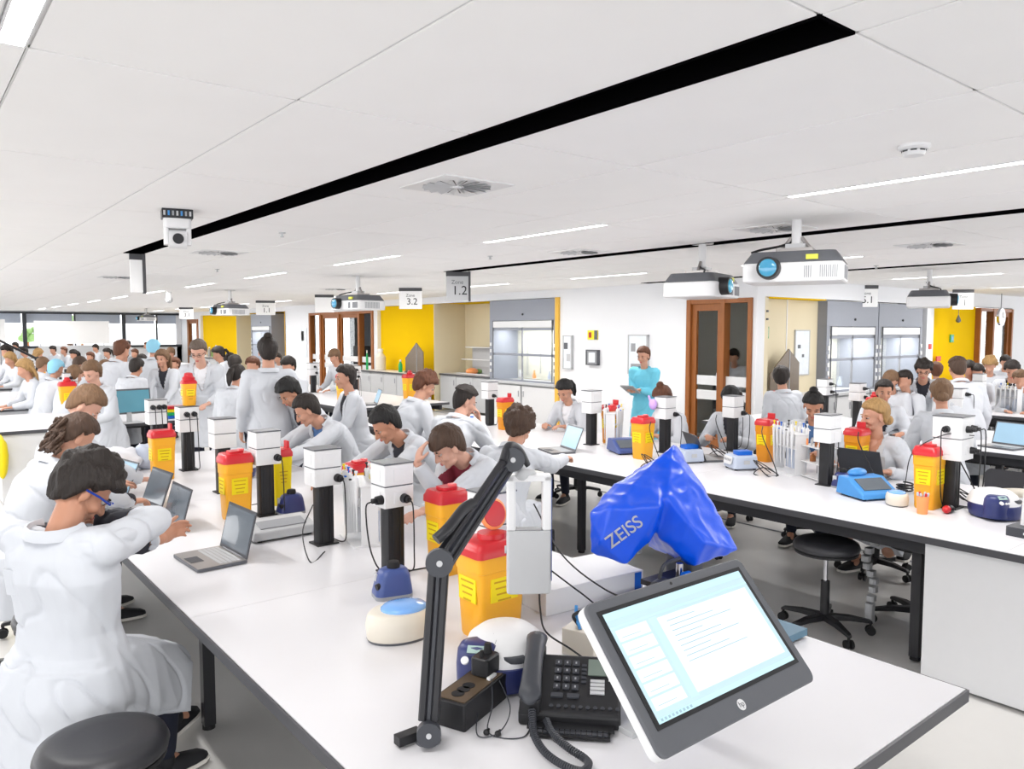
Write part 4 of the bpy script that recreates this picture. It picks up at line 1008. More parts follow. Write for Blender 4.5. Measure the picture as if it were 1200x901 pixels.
# ---- desk phone
t = thing('desk_phone', (1.50,1.60,ZB), R(0), 'black desk telephone with handset, keypad and small display', 'telephone')
PM = Matrix.Translation((0,0,.0)) @ Matrix.Rotation(R(-26),4,'Z')
t.rotation_euler = (0,0,R(-46)); t.scale = (1.14,)*3
b = MB(); b.add([(-.12,-.11,.0),(.13,-.11,.0),(.13,.10,0),(-.12,.10,0),(-.12,-.11,.035),(.13,-.11,.035),(.13,.08,.105),(-.12,.08,.105)], [(3,2,1,0),(0,1,5,4),(4,5,6,7),(2,3,7,6),(1,2,6,5),(3,0,4,7)]); b.build('base', M_BLK, t, bevel=.008, seg=3)
a = math.atan2(.07,.19); FMx = Matrix.Translation((0,-.11,.036)) @ Matrix.Rotation(a,4,'X')
b = MB(); b.box((.075,.155,.002), (.055,.055,.003), M=FMx); b.build('lcd', mat('phone_lcd',(112,124,116),.2), t)
for i in range(12):
    c, r_ = i % 3, i//3
    b = MB(); b.rbox((-.03+.023*c, .165-.027*r_, .003), (.017,.018,.005), .003, n=2, M=FMx); k = b.build('key', M_CHAR, t)
    b = MB(); b.box((-.03+.023*c, .165-.027*r_, .0058), (.004,.007,.0004), M=FMx); b.build('numeral', M_GR, k)
for i in range(2): b = MB(); b.rbox((-.028+.04*i,.055,.003), (.03,.014,.005), .003, n=2, M=FMx); b.build('call_key', M_CHAR, t)
for i in range(4): b = MB(); b.box((.072,.108-.0125*i,.002), (.036,.009,.004), M=FMx); b.build('side_key', M_LGR, t)
b = MB(); b.box((.106,.118,.002), (.012,.012,.003), M=FMx); b.build('lamp_key', M_WHT, t)
for i in range(5): b = MB(); b.box((.037,.16-.014*i,.002), (.012,.008,.003), M=FMx); b.build('soft_key', M_CHAR, t)
for i in range(10): b = MB(); b.cyl((-.04+.018*i,.022,.001),(-.04+.018*i,.022,.004), .005, n=10, M=FMx); b.build('function_key', M_CHAR, t)
b = MB(); b.box((.01,-.125,.012), (.21,.03,.006)); b.box((.01,-.145,.008), (.19,.045,.006)); tr = b.build('key_tray', M_BLK, t)
b = MB()
for r_ in range(2):
    for c in range(14): b.box((-.075+.013*c,-.137-.017*r_,.0125), (.010,.012,.004))
o = b.build('small_keys', M_CHAR, tr); o['kind'] = 'stuff'
rg = []
for i in range(15):
    u = i/14; y = -.115+.225*u; arch = .016*math.sin(PI*u); fat = 1.0+.28*(abs(2*u-1)**2)
    if i in (0, 14): fat *= .45
    zc_ = .055+.075*u*1.0+arch+.01
    rg.append([V((-.092+.024*fat*math.cos(2*PI*j/14), y, zc_+.017*fat*math.sin(2*PI*j/14))) for j in range(14)])
b = MB(); b.ring(rg); b.build('handset', M_CHAR, t, smooth=60)
b = MB(); b.box((-.092,-.09,.045), (.05,.04,.04)); b.box((-.092,.08,.10), (.05,.04,.04)); b.build('cradle', M_BLK, t, bevel=.005)
# coiled cord
pts = bez([(-.085,-.115,.045),(-.075,-.17,.016),(-.045,-.24,.013),(.0,-.29,.013),(.045,-.31,.013),(.055,-.27,.013),(.01,-.22,.013),(-.03,-.165,.014),(-.05,-.115,.02)], 60)
hp = []
for i, p in enumerate(pts[:-1]):
    d = (pts[i+1]-p).normalized(); a_, b_ = frame(d); q = i*1.05; hp.append(p+a_*(.0075*math.cos(q))+b_*(.0075*math.sin(q)))
b = MB(); b.tube(hp, .0028, n=5); b.build('coiled_cord', M_CHAR, t, smooth=True)
# ---- black holder box with plug and earphones
t = thing('cable_holder', (1.265,1.76,ZB), R(22), 'black open topped box beside the phone, brown inset top', 'box')
b = MB(); b.rbox((0,0,.04), (.235,.10,.08), .006, n=2, top=1.06); b.build('body', M_BLK, t, bevel=.003)
b = MB(); b.box((0,0,.081), (.225,.09,.003)); b.build('top_plate', mat('brown_plate',(86,70,52),.5, var=.1), t)
b = MB()
for q in range(3): b.cyl((-.075+.028*q,0,.0815),(-.075+.028*q,0,.0835), .019, n=18)
b.build('slot', M_RUB, t)
t = thing('power_adapter', (1.335,1.79,ZB+.083), R(22), 'small black power adapter with a white tag resting on the black box', 'adapter')
b = MB(); b.rbox((0,0,.028), (.075,.06,.056), .01, chamf=.004); b.build('body', M_BLK, t, smooth=35)
b = MB(); b.cyl((-.02,0,.056),(-.02,0,.075), .006, n=8); b.cyl((.015,0,.056),(.015,0,.085), .014, .010, n=12); b.build('connector', M_RUB, t)
b = MB(); b.box((-.02,-.034,.001), (.04,.01,.012)); b.build('tag', M_WHT, t)
cable('earphone_lead', [(1.32,1.74,.885),(1.27,1.67,.85),(1.22,1.62,.806),(1.28,1.55,.803),(1.38,1.60,.803),(1.42,1.52,.803),(1.36,1.49,.803),(1.33,1.57,.803),(1.44,1.66,.805),(1.48,1.62,.81)], 'thin black earphone lead coiled in front of the phone', .0018, M_CHAR)
cable('earphone_lead', [(1.35,1.75,.88),(1.31,1.64,.84),(1.24,1.60,.81),(1.19,1.63,.805),(1.24,1.70,.83)], 'second thin dark lead looped over the black box', .0018, M_CHAR)
for q, (x, y, l) in enumerate(((1.215,1.625,'tiny black earbud on the white bench top'), (1.235,1.60,'second tiny black earbud beside the first'))):
    b = MB(); b.ell((0,0,.008), (.009,.009,.008)); b.cone((0,0,.008),(.012,.006,.010), .005,.004, n=8); o = b.build('earbud', M_BLK, smooth=True, loc=(x,y,ZB)); tag(o, l, 'earbud')
# ---- tilted touchscreen
t = thing('touchscreen', (1.50,1.20,ZB), 0, 'large tilted touchscreen monitor with a lit pale blue display in the foreground', 'monitor')
BLc, BRc, TLc = V((1.172,.975,1.035)), V((1.757,.975,1.035)), V((1.172,1.208,1.290))
u = (BRc-BLc).normalized(); vv = (TLc-BLc).normalized(); nn = u.cross(vv)
Wm, Hm = (BRc-BLc).length, (TLc-BLc).length
T = Matrix.Translation(-V((1.50,1.20,ZB))) @ Matrix(((u.x,vv.x,nn.x,BLc.x),(u.y,vv.y,nn.y,BLc.y),(u.z,vv.z,nn.z,BLc.z),(0,0,0,1)))
C0 = (Wm/2,Hm/2,0)
b = MB(); b.rbox((Wm/2,Hm/2,-.024), (Wm,Hm,.028), .022, M=T, chamf=.004); b.build('rear_shell', M_WHT, t, smooth=35)
b = MB(); b.rbox((Wm/2,Hm/2,-.006), (Wm,Hm,.012), .022, M=T, chamf=.003); b.build('bezel', M_DGR, t, smooth=35)
sx0, sx1, sy0, sy1 = .026, Wm-.026, .052, Hm-.024
b = MB(); b.box(((sx0+sx1)/2,(sy0+sy1)/2,.0005), (sx1-sx0,sy1-sy0,.002), M=T); b.build('glass_border', M_BLK, t)
M_UI = mat('screen_pale_blue', (150,172,182), .12, emit=.26, ecol=(200,230,244), coat=.4, var=.01); M_UI2 = mat('screen_white', (176,184,188), .12, emit=.34, ecol=(236,246,250), coat=.4)
M_UI3 = mat('screen_line_grey', (150,176,190), .2, emit=.15, ecol=(150,178,192)); M_UI4 = mat('screen_band_cyan', (176,214,226), .15, emit=.2, ecol=(180,216,228))
ax0, ax1, ay0, ay1 = sx0+.012, sx1-.012, sy0+.010, sy1-.010
b = MB(); b.box(((ax0+ax1)/2,(ay0+ay1)/2,.0018), (ax1-ax0,ay1-ay0,.001), M=T); sc = b.build('display', M_UI, t)
def ui(x, y, w_, h_, m, z=.0024): return (MB().box((ax0+(ax1-ax0)*(x+w_/2), ay0+(ay1-ay0)*(y+h_/2), z), ((ax1-ax0)*w_,(ay1-ay0)*h_,.0002), M=T), m)
for mb_, m in [ui(.29,.10,.68,.72,M_UI2), ui(.24,.08,.05,.76,M_UI4), ui(.0,.0,1,.045,M_UI4), ui(0,.93,1,.07,M_UI4), ui(.0,.85,1,.02,M_UI4)]: mb_.build('screen_pane', m, sc)
for k in range(6):
    mb_, m = ui(.02,.10+.125*k,.20,.105,M_UI2); mb_.build('thumbnail', m, sc); mb_, m = ui(.04,.13+.125*k,.12,.006,M_UI3,.0027); mb_.build('thumbnail_line', m, sc)
b = MB()
for k in range(9):
    q, m = ui(.34,.76-.05*k,.20+.12*((k*7) % 3),.008,M_UI3,.0027); k0 = len(b.v); b.v += q.v; b.f += [tuple(a+k0 for a in f) for f in q.f]; b.m += [0]*len(q.f)
o = b.build('text_lines', M_UI3, sc); o['kind'] = 'stuff'
b = MB()
for k in range(9): b.box((ax0+.012+.012*k, ay0+.006, .0028), (.007,.006,.0002), M=T)
b.build('task_icons', M_UI3, sc)
b = MB(); b.cyl((Wm/2,.026,.0),(Wm/2,.026,.0012), .0125, n=28, M=T); bd = b.build('badge', M_WHT, t)
text('badge_letters', 'hp', .018, M_DGR, bd, T @ Matrix.Translation((Wm/2,.027,.0015)) @ Matrix.Shear('XY', 4, (.0,.0)) if False else T @ Matrix.Translation((Wm/2,.027,.0015)), .0002)
b = MB(); b.cyl((Wm/2,Hm-.012,0),(Wm/2,Hm-.012,.001), .004, n=14, M=T); b.build('webcam', M_BLK, t)
b = MB(); b.rbox((Wm/2,Hm*.5,-.06), (Wm*.55,Hm*.5,.04), .03, M=T); b.build('rear_housing', M_LGR, t, smooth=35)
b = MB(); 
hp_ = T @ V((Wm/2,Hm*.45,-.07))
b.box((.11,.24,.008), (.20,.16,.016), m=M_LGR); b.tube([(.11,.24,.016),(.06,.18,.12),hp_], .022, m=M_GR, n=12); b.build('stand', None, t)
b = MB(); b.cyl((Wm*.995,.11,-.02),(Wm+.001,.11,-.02), .004, n=10, M=T); b.build('side_port', M_DGR, t)
# ---- covered microscope
t = thing('covered_microscope', (2.20,1.98,ZB), 0, 'bright blue glossy dust cover draped over a microscope, ZEISS in white letters', 'microscope')
def hull(pts):
    bm = bmesh.new(); vs = [bm.verts.new(p) for p in pts]; bmesh.ops.convex_hull(bm, input=vs)
    bmesh.ops.delete(bm, geom=[v for v in bm.verts if not v.link_faces], context='VERTS'); bm.verts.index_update()
    out = ([tuple(v.co) for v in bm.verts], [tuple(v.index for v in f.verts) for f in bm.faces]); bm.free(); return out
def fused(mb, name, m, parent, voxel=.01, smooth=4, fac=.5, disp=None):
    """one continuous surface from overlapping solids"""
    o = mb.build(name, m)
    r = o.modifiers.new('r', 'REMESH'); r.mode = 'VOXEL'; r.voxel_size = voxel
    if smooth: s_ = o.modifiers.new('s', 'SMOOTH'); s_.iterations = smooth; s_.factor = fac
    dg = bpy.context.evaluated_depsgraph_get(); me = bpy.data.meshes.new_from_object(o.evaluated_get(dg))
    old = o.data; o.modifiers.clear(); o.data = me; bpy.data.meshes.remove(old)
    me.materials.clear(); me.materials.append(m)
    if disp:
        nrm = [v.normal.copy() for v in me.vertices]
        for v, n_ in zip(me.vertices, nrm): v.co += n_*disp(v.co)
    me.shade_smooth(); me.name = name; o.parent = parent
    return o
OC = V((2.20,1.98,ZB))
main = [(2.43,1.994,1.447),(2.50,2.03,1.43),(2.554,1.873,1.2),(2.579,1.773,1.032),(2.787,1.986,.99),(2.38,1.84,.99),(2.28,1.93,1.10),(2.265,1.88,1.27),(2.26,2.02,1.30),(2.36,1.77,1.10),(2.442,2.222,1.235),(2.524,2.194,.96)]
lobe = [(2.39,2.02,1.40),(2.116,2.076,1.273),(2.032,2.06,1.208),(2.01,2.04,1.065),(2.12,1.947,1.014),(2.215,1.917,1.102),(2.21,1.865,1.25),(2.04,1.95,1.25),(2.0,1.97,1.12),(2.25,2.177,1.161),(2.188,2.148,1.001),(2.42,2.135,1.35),(2.40,1.97,1.20)]
b = MB()
for P in (main, lobe): vs, fs = hull([V(p)-OC for p in P]); b.add(vs, fs)
def fold(co):
    a = noise.noise(V((co.x*5+co.z*6, co.y*5, co.z*2.2))); c = noise.noise(V((co.x*13, co.y*13+co.z*9, co.z*4)))
    return -.012*abs(a)**.8+.0045*(1-abs(c)*2.4)
cov = fused(b, 'dust_cover', M_COVER, t, .0085, 3, .5, fold)
from mathutils.bvhtree import BVHTree
bv = BVHTree.FromPolygons([v.co for v in cov.data.vertices], [tuple(p.vertices) for p in cov.data.polygons])
vd = (V((2.09,1.93,1.16))-EYE).normalized(); rx = vd.cross(V((0,0,1))).normalized(); ux = rx.cross(vd)
ang = R(38); ex = rx*math.cos(ang)+ux*math.sin(ang); ey = -rx*math.sin(ang)+ux*math.cos(ang)
cc = V((2.085,1.93,1.155))-OC
o = text('brand_letters', 'ZEISS', .066, M_WHT, t, Matrix(((ex.x,ey.x,-vd.x,cc.x),(ex.y,ey.y,-vd.y,cc.y),(ex.z,ey.z,-vd.z,cc.z),(0,0,0,1))), .0002, bold=.0007)
bm = bmesh.new(); bm.from_mesh(o.data); bmesh.ops.triangulate(bm, faces=bm.faces[:])
for _k in range(3): bmesh.ops.subdivide_edges(bm, edges=[e for e in bm.edges if e.calc_length() > .006], cuts=1); bmesh.ops.triangulate(bm, faces=bm.faces[:])
bm.to_mesh(o.data); bm.free()
for v in o.data.vertices:
    h = bv.ray_cast(v.co-vd*.3, vd, .8)
    if h[0] is not None: v.co = h[0]-vd*.003
b = MB(); b.rbox((.13,-.04,.02), (.34,.28,.04), .03, m=M_LGR); b.rbox((.17,-.09,.12), (.16,.16,.02), .01, m=M_BLK); b.rbox((.30,.0,.22), (.10,.14,.4), .03, m=M_CHAR); b.build('stand', None, t, smooth=35)
b = MB(); b.box((.10,-.10,.14), (.20,.14,.02), m=M_BLK); b.cyl((.12,-.12,.15),(.12,-.12,.21), .014, m=M_CHROME, n=12); b.cyl((.05,-.10,.145),(-.02,-.12,.145), .022, m=M_CHAR, n=16); b.tube(bez([(.02,-.1,.15),(.03,-.12,.22),(.12,-.12,.23)]), .007, m=M_CHAR); b.build('stage', None, t, smooth=35)
b = MB(); b.cyl((.10,-.155,.17),(.13,-.16,.17), .018, m=M_BLUE, n=12); b.cyl((-.03,-.05,.03),(-.06,-.07,.03), .02, m=M_BLK, n=14); b.build('focus_knob', None, t, smooth=35)
b = MB(); b.box((.42,.10,.02), (.16,.22,.025)); o = b.build('notebook', mat('teal_cover',(86,120,140),.5)); o.location = OC; o.location.x -= .0; tag(o, 'teal notebook whose corner shows behind the right edge of the touchscreen', 'notebook'); o.location = (2.02,1.45,ZB); 

# ================================================================== MIDDLE BENCH
sharps(W2(753,537), 'round topped yellow sharps bin on the middle bench above the blue cover', h=.36, wx=.165, wy=.15, m=M_YBIN)
tower(W2(693,521), 'service tower with plain head in front of the woman with the black ponytail', [], head=.22)
tower(W2(779,530), 'service tower with a lilac glove on its head, behind the round yellow bin', [('y',0,.05)], head=.2)
tower(W2(858,528), 'service tower left of the dark haired girl half hidden, orange bin behind', [('x+',0,.0),('y',0,.05)], head=.2)
tower(W2(968,568), 'service tower in front of the girl with a hair bun, two leads at its right', [('x+',0,.0),('x+',1,.0)], head=.2)
tower((5.10,1.98,ZB), 'big service tower with black plugs behind the right sharps bin', [('x',1,0),('y',1,.05),('y',0,.05),('y',1,-.02)], zc=.3, head=.27, w=(.19,.17))
p = W2(779,530); b = MB(); b.ell((0,0,0), (.02,.045,.05)); b.cone((0,.03,.03),(0,.05,.07),.012,.009); o = b.build('glove', M_LILAC, smooth=True, loc=(p[0]-.1,p[1]+.06,1.24)); tag(o, 'lilac glove stuck on the head of a service tower', 'glove')
p = W2(700,521); pip_rack((p[0]+.12,p[1]-.1,ZB), R(-60), 'white pipette rack before an orange bin, right of the ponytailed woman', 5, 'rack left of the round yellow bin', .28)
sharps(W2(716,519), 'orange sharps bin with a red lid behind the pipettes left of the round bin', h=.38, wx=.17, wy=.14, lid='open', m=M_YBIN2)
slab_device(W2(733,530), R(-25), 'navy balance with a dark sloping top left of the round yellow bin', M_NAVY2, w=.26, d=.30, h0=.05, h1=.12, cat='balance', name='balance')
laptop(W2(652,529), R(-18), 'open laptop with a pale lit screen in front of the curly haired boy', 112, scr=M_SCRB)
heatblock(W2(868,549), R(-28), 'pale heating block with a bright blue lid in the middle of the middle bench')
heatblock(W2(806,541), R(-20), 'second pale heating block with a blue lid, partly behind the blue cover')
sharps(W2(898,540), 'orange sharps bin with an upright red flap behind the heating block', h=.36, wx=.17, wy=.14, lid='open', m=M_YBIN2)
sharps(W2(1003,556), 'orange sharps bin with red flap behind the black tower and blue instrument', h=.36, wx=.17, wy=.14, lid='open', m=M_YBIN2)
p = W2(925,553); pip_rack((p[0],p[1],ZB), R(-30), 'white pipette rack to the right of the heating block', 6, 'rack right of the heating block', .34)
t = thing('tube_rack', W2(958,560), R(-28), 'clear acrylic tube shelf with small brown bottle beside the pipette rack', 'tube rack')
for z in (.01,.12,.24): b = MB(); b.box((0,0,z), (.16,.26,.008)); b.build('shelf', M_WHT, t)
for sx in (-1,1):
    for sy in (-1,1): b = MB(); b.cyl((sx*.07,sy*.12,0),(sx*.07,sy*.12,.25), .005, n=6); b.build('corner_rod', M_LGR, t)
for q in range(8):
    b = MB(); b.cone((-.05+.06*(q % 2),-.10+.028*q,.245),(-.05+.06*(q % 2),-.10+.028*q,.285), .008,.008, n=8); b.build('tube', [M_ORN,M_LGR,M_WOOD][q % 3], t)
b = MB(); b.lathe([(.022,.125),(.022,.165),(.01,.175),(.01,.185)], (-.03,.02,0), n=14); b.build('brown_vial', M_WOOD, t, smooth=35)
slab_device((5.02,2.46,ZB), R(-24), 'sky blue wedge shaped instrument with a dark sloping screen', M_SKYB, w=.30, d=.27, h0=.06, h1=.13, cat='instrument')
b = MB(); b.ell((0,0,.0), (.09,.05,.03)); o = b.build('blue_cloth', M_SKYB, smooth=True, loc=(5.06,2.56,.945)); tag(o, 'sky blue rolled piece on top of the blue instrument', 'roll')
vortex(W2(987,571), R(-10), 'navy vortex mixer at the left of the sky blue instrument', M_NAVY, .9)
mini((4.93,2.23,ZB), R(30), 'cream mini centrifuge with a blue lid left of the orange beaker', .88)
cup((4.80,2.02,ZB), 'orange translucent beaker full of tubes in front of the right sharps bin')
sharps((5.0,2.07,ZB), 'yellow sharps bin with a red lid and yellow label behind the orange beaker', h=.39, wx=.185, wy=.14)
bigfuge((5.06,1.72,ZB), R(-30), 'navy and white microcentrifuge on the right part of the middle bench', 1.0)
t = thing('barcode_unit', (4.92,1.93,ZB), .3, 'small red and black scanner beside the navy centrifuge', 'scanner')
b = MB(); b.ell((0,0,.025), (.04,.025,.024), m=M_RED); b.ell((.05,-.01,.022), (.045,.03,.022), m=M_BLK); b.build('body', None, t, smooth=True)
t = thing('gel_imager', (4.80,1.36,ZB), R(-5), 'white instrument standing on a dark base at the right edge of the picture', 'instrument')
b = MB(); b.rbox((0,0,.025), (.34,.30,.05), .015); b.build('base', M_CHAR, t, smooth=35)
b = MB(); b.rbox((.04,-.01,.16), (.24,.26,.22), .02, top=.94); b.build('housing', M_WHT, t, smooth=35)
b = MB(); b.box((-.083,.04,.17), (.006,.05,.15)); b.build('side_slot', M_LGR, t); b = MB(); b.box((-.17,.05,.025), (.003,.02,.012)); b.box((-.17,.0,.025), (.003,.015,.012)); b.build('front_lamp', M_WHT, t)
laptop((5.72,2.80,ZB), R(180), 'open laptop seen from behind in front of the blonde woman', 112, body=M_SILV)
laptop((5.45,4.05,ZB), R(150), 'grey laptop lid seen from behind, left of the half hidden girl', 112)
for q, (a_, c_, l) in enumerate((((843,535),(838,500),'tangle of black leads left of a service tower on the middle bench'),((898,556),(905,540),'coil of black leads between heating block and pipette rack'),((1012,566),(1000,540),'black leads behind the sky blue instrument'),((1128,585),(1140,560),'black leads looping by the right sharps bin'),((765,548),(770,520),'black lead hanging beside the round yellow bin'))):
    p = V(W2(*a_)); pts = []
    for k in range(10): pts.append(p+V((.10*math.cos(k*1.9)*(.6+.4*math.sin(k)), .10*math.sin(k*1.9), .006+.05*abs(math.sin(k*1.3))*(k % 3 == 1)*2)))
    pts.append(p+V((.02,.05,.28))); pts.append(p+V((.06,.08,.36)))
    cable('power_lead', pts, l, .0042)
cable('power_lead', [(5.15,1.88,1.26),(4.98,1.98,1.27),(4.93,2.14,1.15),(4.97,2.2,.95),(5.02,2.24,.81)], 'black lead arching left of the right sharps bin')
t = thing('white_coil', W2(1060,578), 0, 'coiled black lead on the bench behind the mini centrifuge', 'cable coil')
b = MB(); b.tube([(.05*math.cos(k*.5),.05*math.sin(k*.5),.012+.0015*k) for k in range(40)], .006, n=6); b.build('coil', M_BLK, t, smooth=True)
b = MB(); b.tube(bez([(5.35,1.35,ZB+.01),(5.25,1.6,ZB+.05),(5.5,1.9,ZB+.03),(5.4,1.7,ZB+.1),(5.6,1.45,ZB+.05)]), .03); o = b.build('folded_cloth', M_CRM, smooth=True); tag(o, 'folded cream cloth behind the navy centrifuge on the middle bench', 'cloth')
# far end of middle bench
for (px, py, l, k) in ((592,503,'orange sharps bin with a red lid at the far end of the middle bench','s'),(582,500,'white topped service tower at the far end of the middle bench','t')):
    if k == 's': sharps(W2(px,py), l, h=.36, lid='open', m=M_YBIN2)
    else: tower(W2(px-8,py-2), l, [('y',0,0)])
slab_device((5.1,7.55,ZB), 0, 'pale instrument on the far end of the middle bench beside the short haired man', M_LGR, scr=M_SCR, cat='instrument')
bottle((4.75,6.6,ZB), M_PALEB, 'clear spray bottle by the hand of the short haired man', .2, .04, M_BLUE)

# ================================================================== THIRD BENCH AND BEYOND
for (x, y, l, lid) in ((8.35,4.05,'yellow sharps bin with a red cap behind the blonde woman','knob'),(8.75,2.35,'orange sharps bin at the right edge of the picture','open'),(8.3,5.2,'sharps bin with a red lid left of the standing dark haired man','open')):
    sharps((x,y,ZB), l, h=.38, wx=.17, wy=.14, lid=lid, m=M_YBIN if lid == 'knob' else M_YBIN2)
for (x, y, l) in ((8.55,4.35,'service tower beside the yellow bin on the third bench'),(8.45,2.45,'black service tower near the right edge of the picture'),(9.0,5.0,'service tower with two plugs behind the girl with the bun'),(8.6,3.3,'service tower behind the woman with the low bun')):
    tower((x,y,ZB), l, [('y',1,0),('y',0,.03)], head=.2)
laptop((8.12,2.72,ZB), R(-12), 'open laptop with a pale screen right of the woman with the low bun', 108, scr=M_SCRB)
mini((8.42,2.22,ZB), .3, 'white and blue mini centrifuge at the right picture edge', 1.1)
pip_rack((11.8,3.9,ZB), R(-20), 'far pipette rack with dark pipettes at the upper right', 5, 'far right rack', .34)
tower((11.75,4.25,ZB), 'far service tower left of the far right pipette rack', [])
sharps((11.9,4.35,ZB), 'small far orange sharps bin before the yellow panel', h=.36, m=M_YBIN2)
slab_device((8.3,3.75,ZB), R(-60), 'grey instrument behind the blonde woman', M_GR, cat='instrument')
# across the gap, left
t = thing('display', (2.16,10.02,ZB), R(8), 'blue lit display on a white stand at the near end of the far left bench', 'monitor')
b = MB(); b.rbox((0,0,.26), (.54,.03,.30), .01, n=2, M=Matrix.Rotation(R(-8),4,'X')); b.build('bezel', M_DGR, t)
b = MB(); b.box((0,-.018,.26), (.50,.004,.26), M=Matrix.Rotation(R(-8),4,'X')); b.build('screen', mat('display_teal',(70,120,136),.2,emit=.2,ecol=(96,150,166),var=.12,scale=3), t)
b = MB(); b.box((0,0,.06), (.05,.03,.14)); b.box((0,0,.008), (.24,.18,.016)); b.build('stand', M_LGR, t)
for (x, y, l) in ((1.86,12.0,'service tower beside the far left yellow bin'),(2.0,14.0,'service tower behind the man facing the camera at far left'),(2.25,19.0,'far service tower in the left crowd'),(5.9,11.5,'service tower before the distant oak doors'),(5.85,13.0,'second service tower before the distant oak doors')):
    tower((x,y,ZB), l, [('y',1,0),('y',0,.03)], head=.22, w=(.17,.15))
for (x, y, l) in ((1.80,11.85,'far sharps bin beside the black tower near the blue display'),(2.45,19.4,'far small sharps bin left of the man facing the camera'),(5.55,11.2,'yellow sharps bin with a red cap in front of the distant oak doors'),(2.35,14.5,'far left sharps bin between two seated people'),(6.35,10.5,'yellow and red sharps bin below the large yellow panel')):
    sharps((x,y,ZB), l, h=.42, wx=.2, wy=.17, lid='knob')
laptop((5.5,10.3,ZB), R(-20), 'lit laptop left of the man in profile before the oak doors', 110, scr=M_SCRB)
t = thing('touchscreen', (1.95,17.9,ZB), 0, 'small far touchscreen tilted on the bench at the far left', 'monitor')
b = MB(); M = Matrix.Translation((0,0,.35)) @ Matrix.Rotation(R(-35),4,'Y'); b.rbox((0,0,0), (.04,.5,.6), .01, M=M); b.build('bezel', M_DGR, t); b = MB(); b.box((-.0,-.252,0), (.03,.004,.5), M=M); b.box((-.022,0,0), (.004,.44,.54), M=M); b.build('screen', M_SCRB, t); b = MB(); b.box((0,0,.03), (.3,.3,.05)); b.cyl((0,0,.05),(0,0,.3), .03, n=8); b.build('stand', M_LGR, t)
t = thing('spring_stand', (2.15,17.7,ZB), 0, 'small far black spring arm on the bench at the far left', 'stand')
b = MB(); b.cone((0,0,0),(.05,.05,.55), .03,.02, n=8); b.cone((.05,.05,.55),(-.7,.0,1.0), .025,.02, n=8); b.build('arm', M_BLK2, t, smooth=True)
b = MB(); b.ell((.05,.05,.55), .05); b.ell((-.7,0,1.0), .05); b.build('joint', M_BLK, t, smooth=True)
bottle((2.55,10.5,ZB), M_YLAB, 'rainbow striped stack of tube racks beside the small red capped bin', .2, .07)
for q in range(4):
    b = MB(); b.box((0,0,.02), (.22,.16,.035)); o = b.build('tube_rack', [M_BLUE,M_GREEN,M_YLAB,M_RED][q], loc=(2.75,10.25,ZB+.04*q), bevel=.004); tag(o, '%s tube rack in the coloured stack at the far left' % ('blue','green','yellow','red')[q], 'tube rack')
# yellow bin liners low at the left edge
for (x, y, z0, z1, wd, l) in ((.86,9.9,.30,.78,.06,'yellow bag hanging at the left picture edge below the far bench'),(.58,6.3,.0,.36,.05,'yellow bag hanging low behind the curly haired woman')):
    b = MB(); b.ell((0,0,(z0+z1)/2), (wd,.1,(z1-z0)/2), n=16, k=12); b.v = [tuple(V(p)*(1+.1*noise.noise(V(p)*9))) for p in b.v]; o = b.build('yellow_bag', M_YLAB, smooth=True, loc=(x,y,0)); tag(o, l, 'bag')
# bags and clutter stored under far bench
for q, (x, y, l, m) in enumerate(((2.2,10.5,'dark backpack stored under the bench with the blue display',M_BLK),(2.6,10.4,'navy bag stored under the bench with the blue display',M_NAVY),(1.95,10.7,'brown bag stored under the bench with the blue display',M_WOOD),(8.5,2.2,'brown leather bag under the third bench at right',M_WOOD),(8.2,2.7,'black backpack under the third bench at right',M_BLK))):
    b = MB(); b.rbox((0,0,.2), (.3,.25,.4), .09, top=.8, chamf=.05); b.v = [tuple(V(p)*(1+.12*noise.noise(V(p)*7+V((q,0,0))))) for p in b.v]
    o = b.build('bag', m, smooth=60, loc=(x,y,0)); tag(o, l, 'bag')

# black backpack on the floor, seen through the document camera's window
t = thing('backpack', (4.10,4.78,0), R(30), 'black backpack standing on the floor, seen through the document camera window', 'backpack')
b = MB(); b.rbox((0,0,.20), (.30,.20,.40), .07, top=.84, chamf=.03); b.build('main_compartment', M_BLK, t, smooth=50)
b = MB(); b.rbox((-.02,-.11,.14), (.22,.06,.22), .03, top=.9); b.build('front_pocket', M_BLK2, t, smooth=50)
b = MB(); b.tube(bez([(-.05,.0,.39),(-.04,0,.45),(.04,0,.45),(.05,0,.39)]), .009); b.build('grab_handle', M_BLK, t, smooth=True)
for s in (-1,1): b = MB(); b.tube(bez([(s*.08,.10,.36),(s*.11,.15,.25),(s*.10,.13,.06)]), .014); b.build('strap', M_BLK, t, smooth=True)
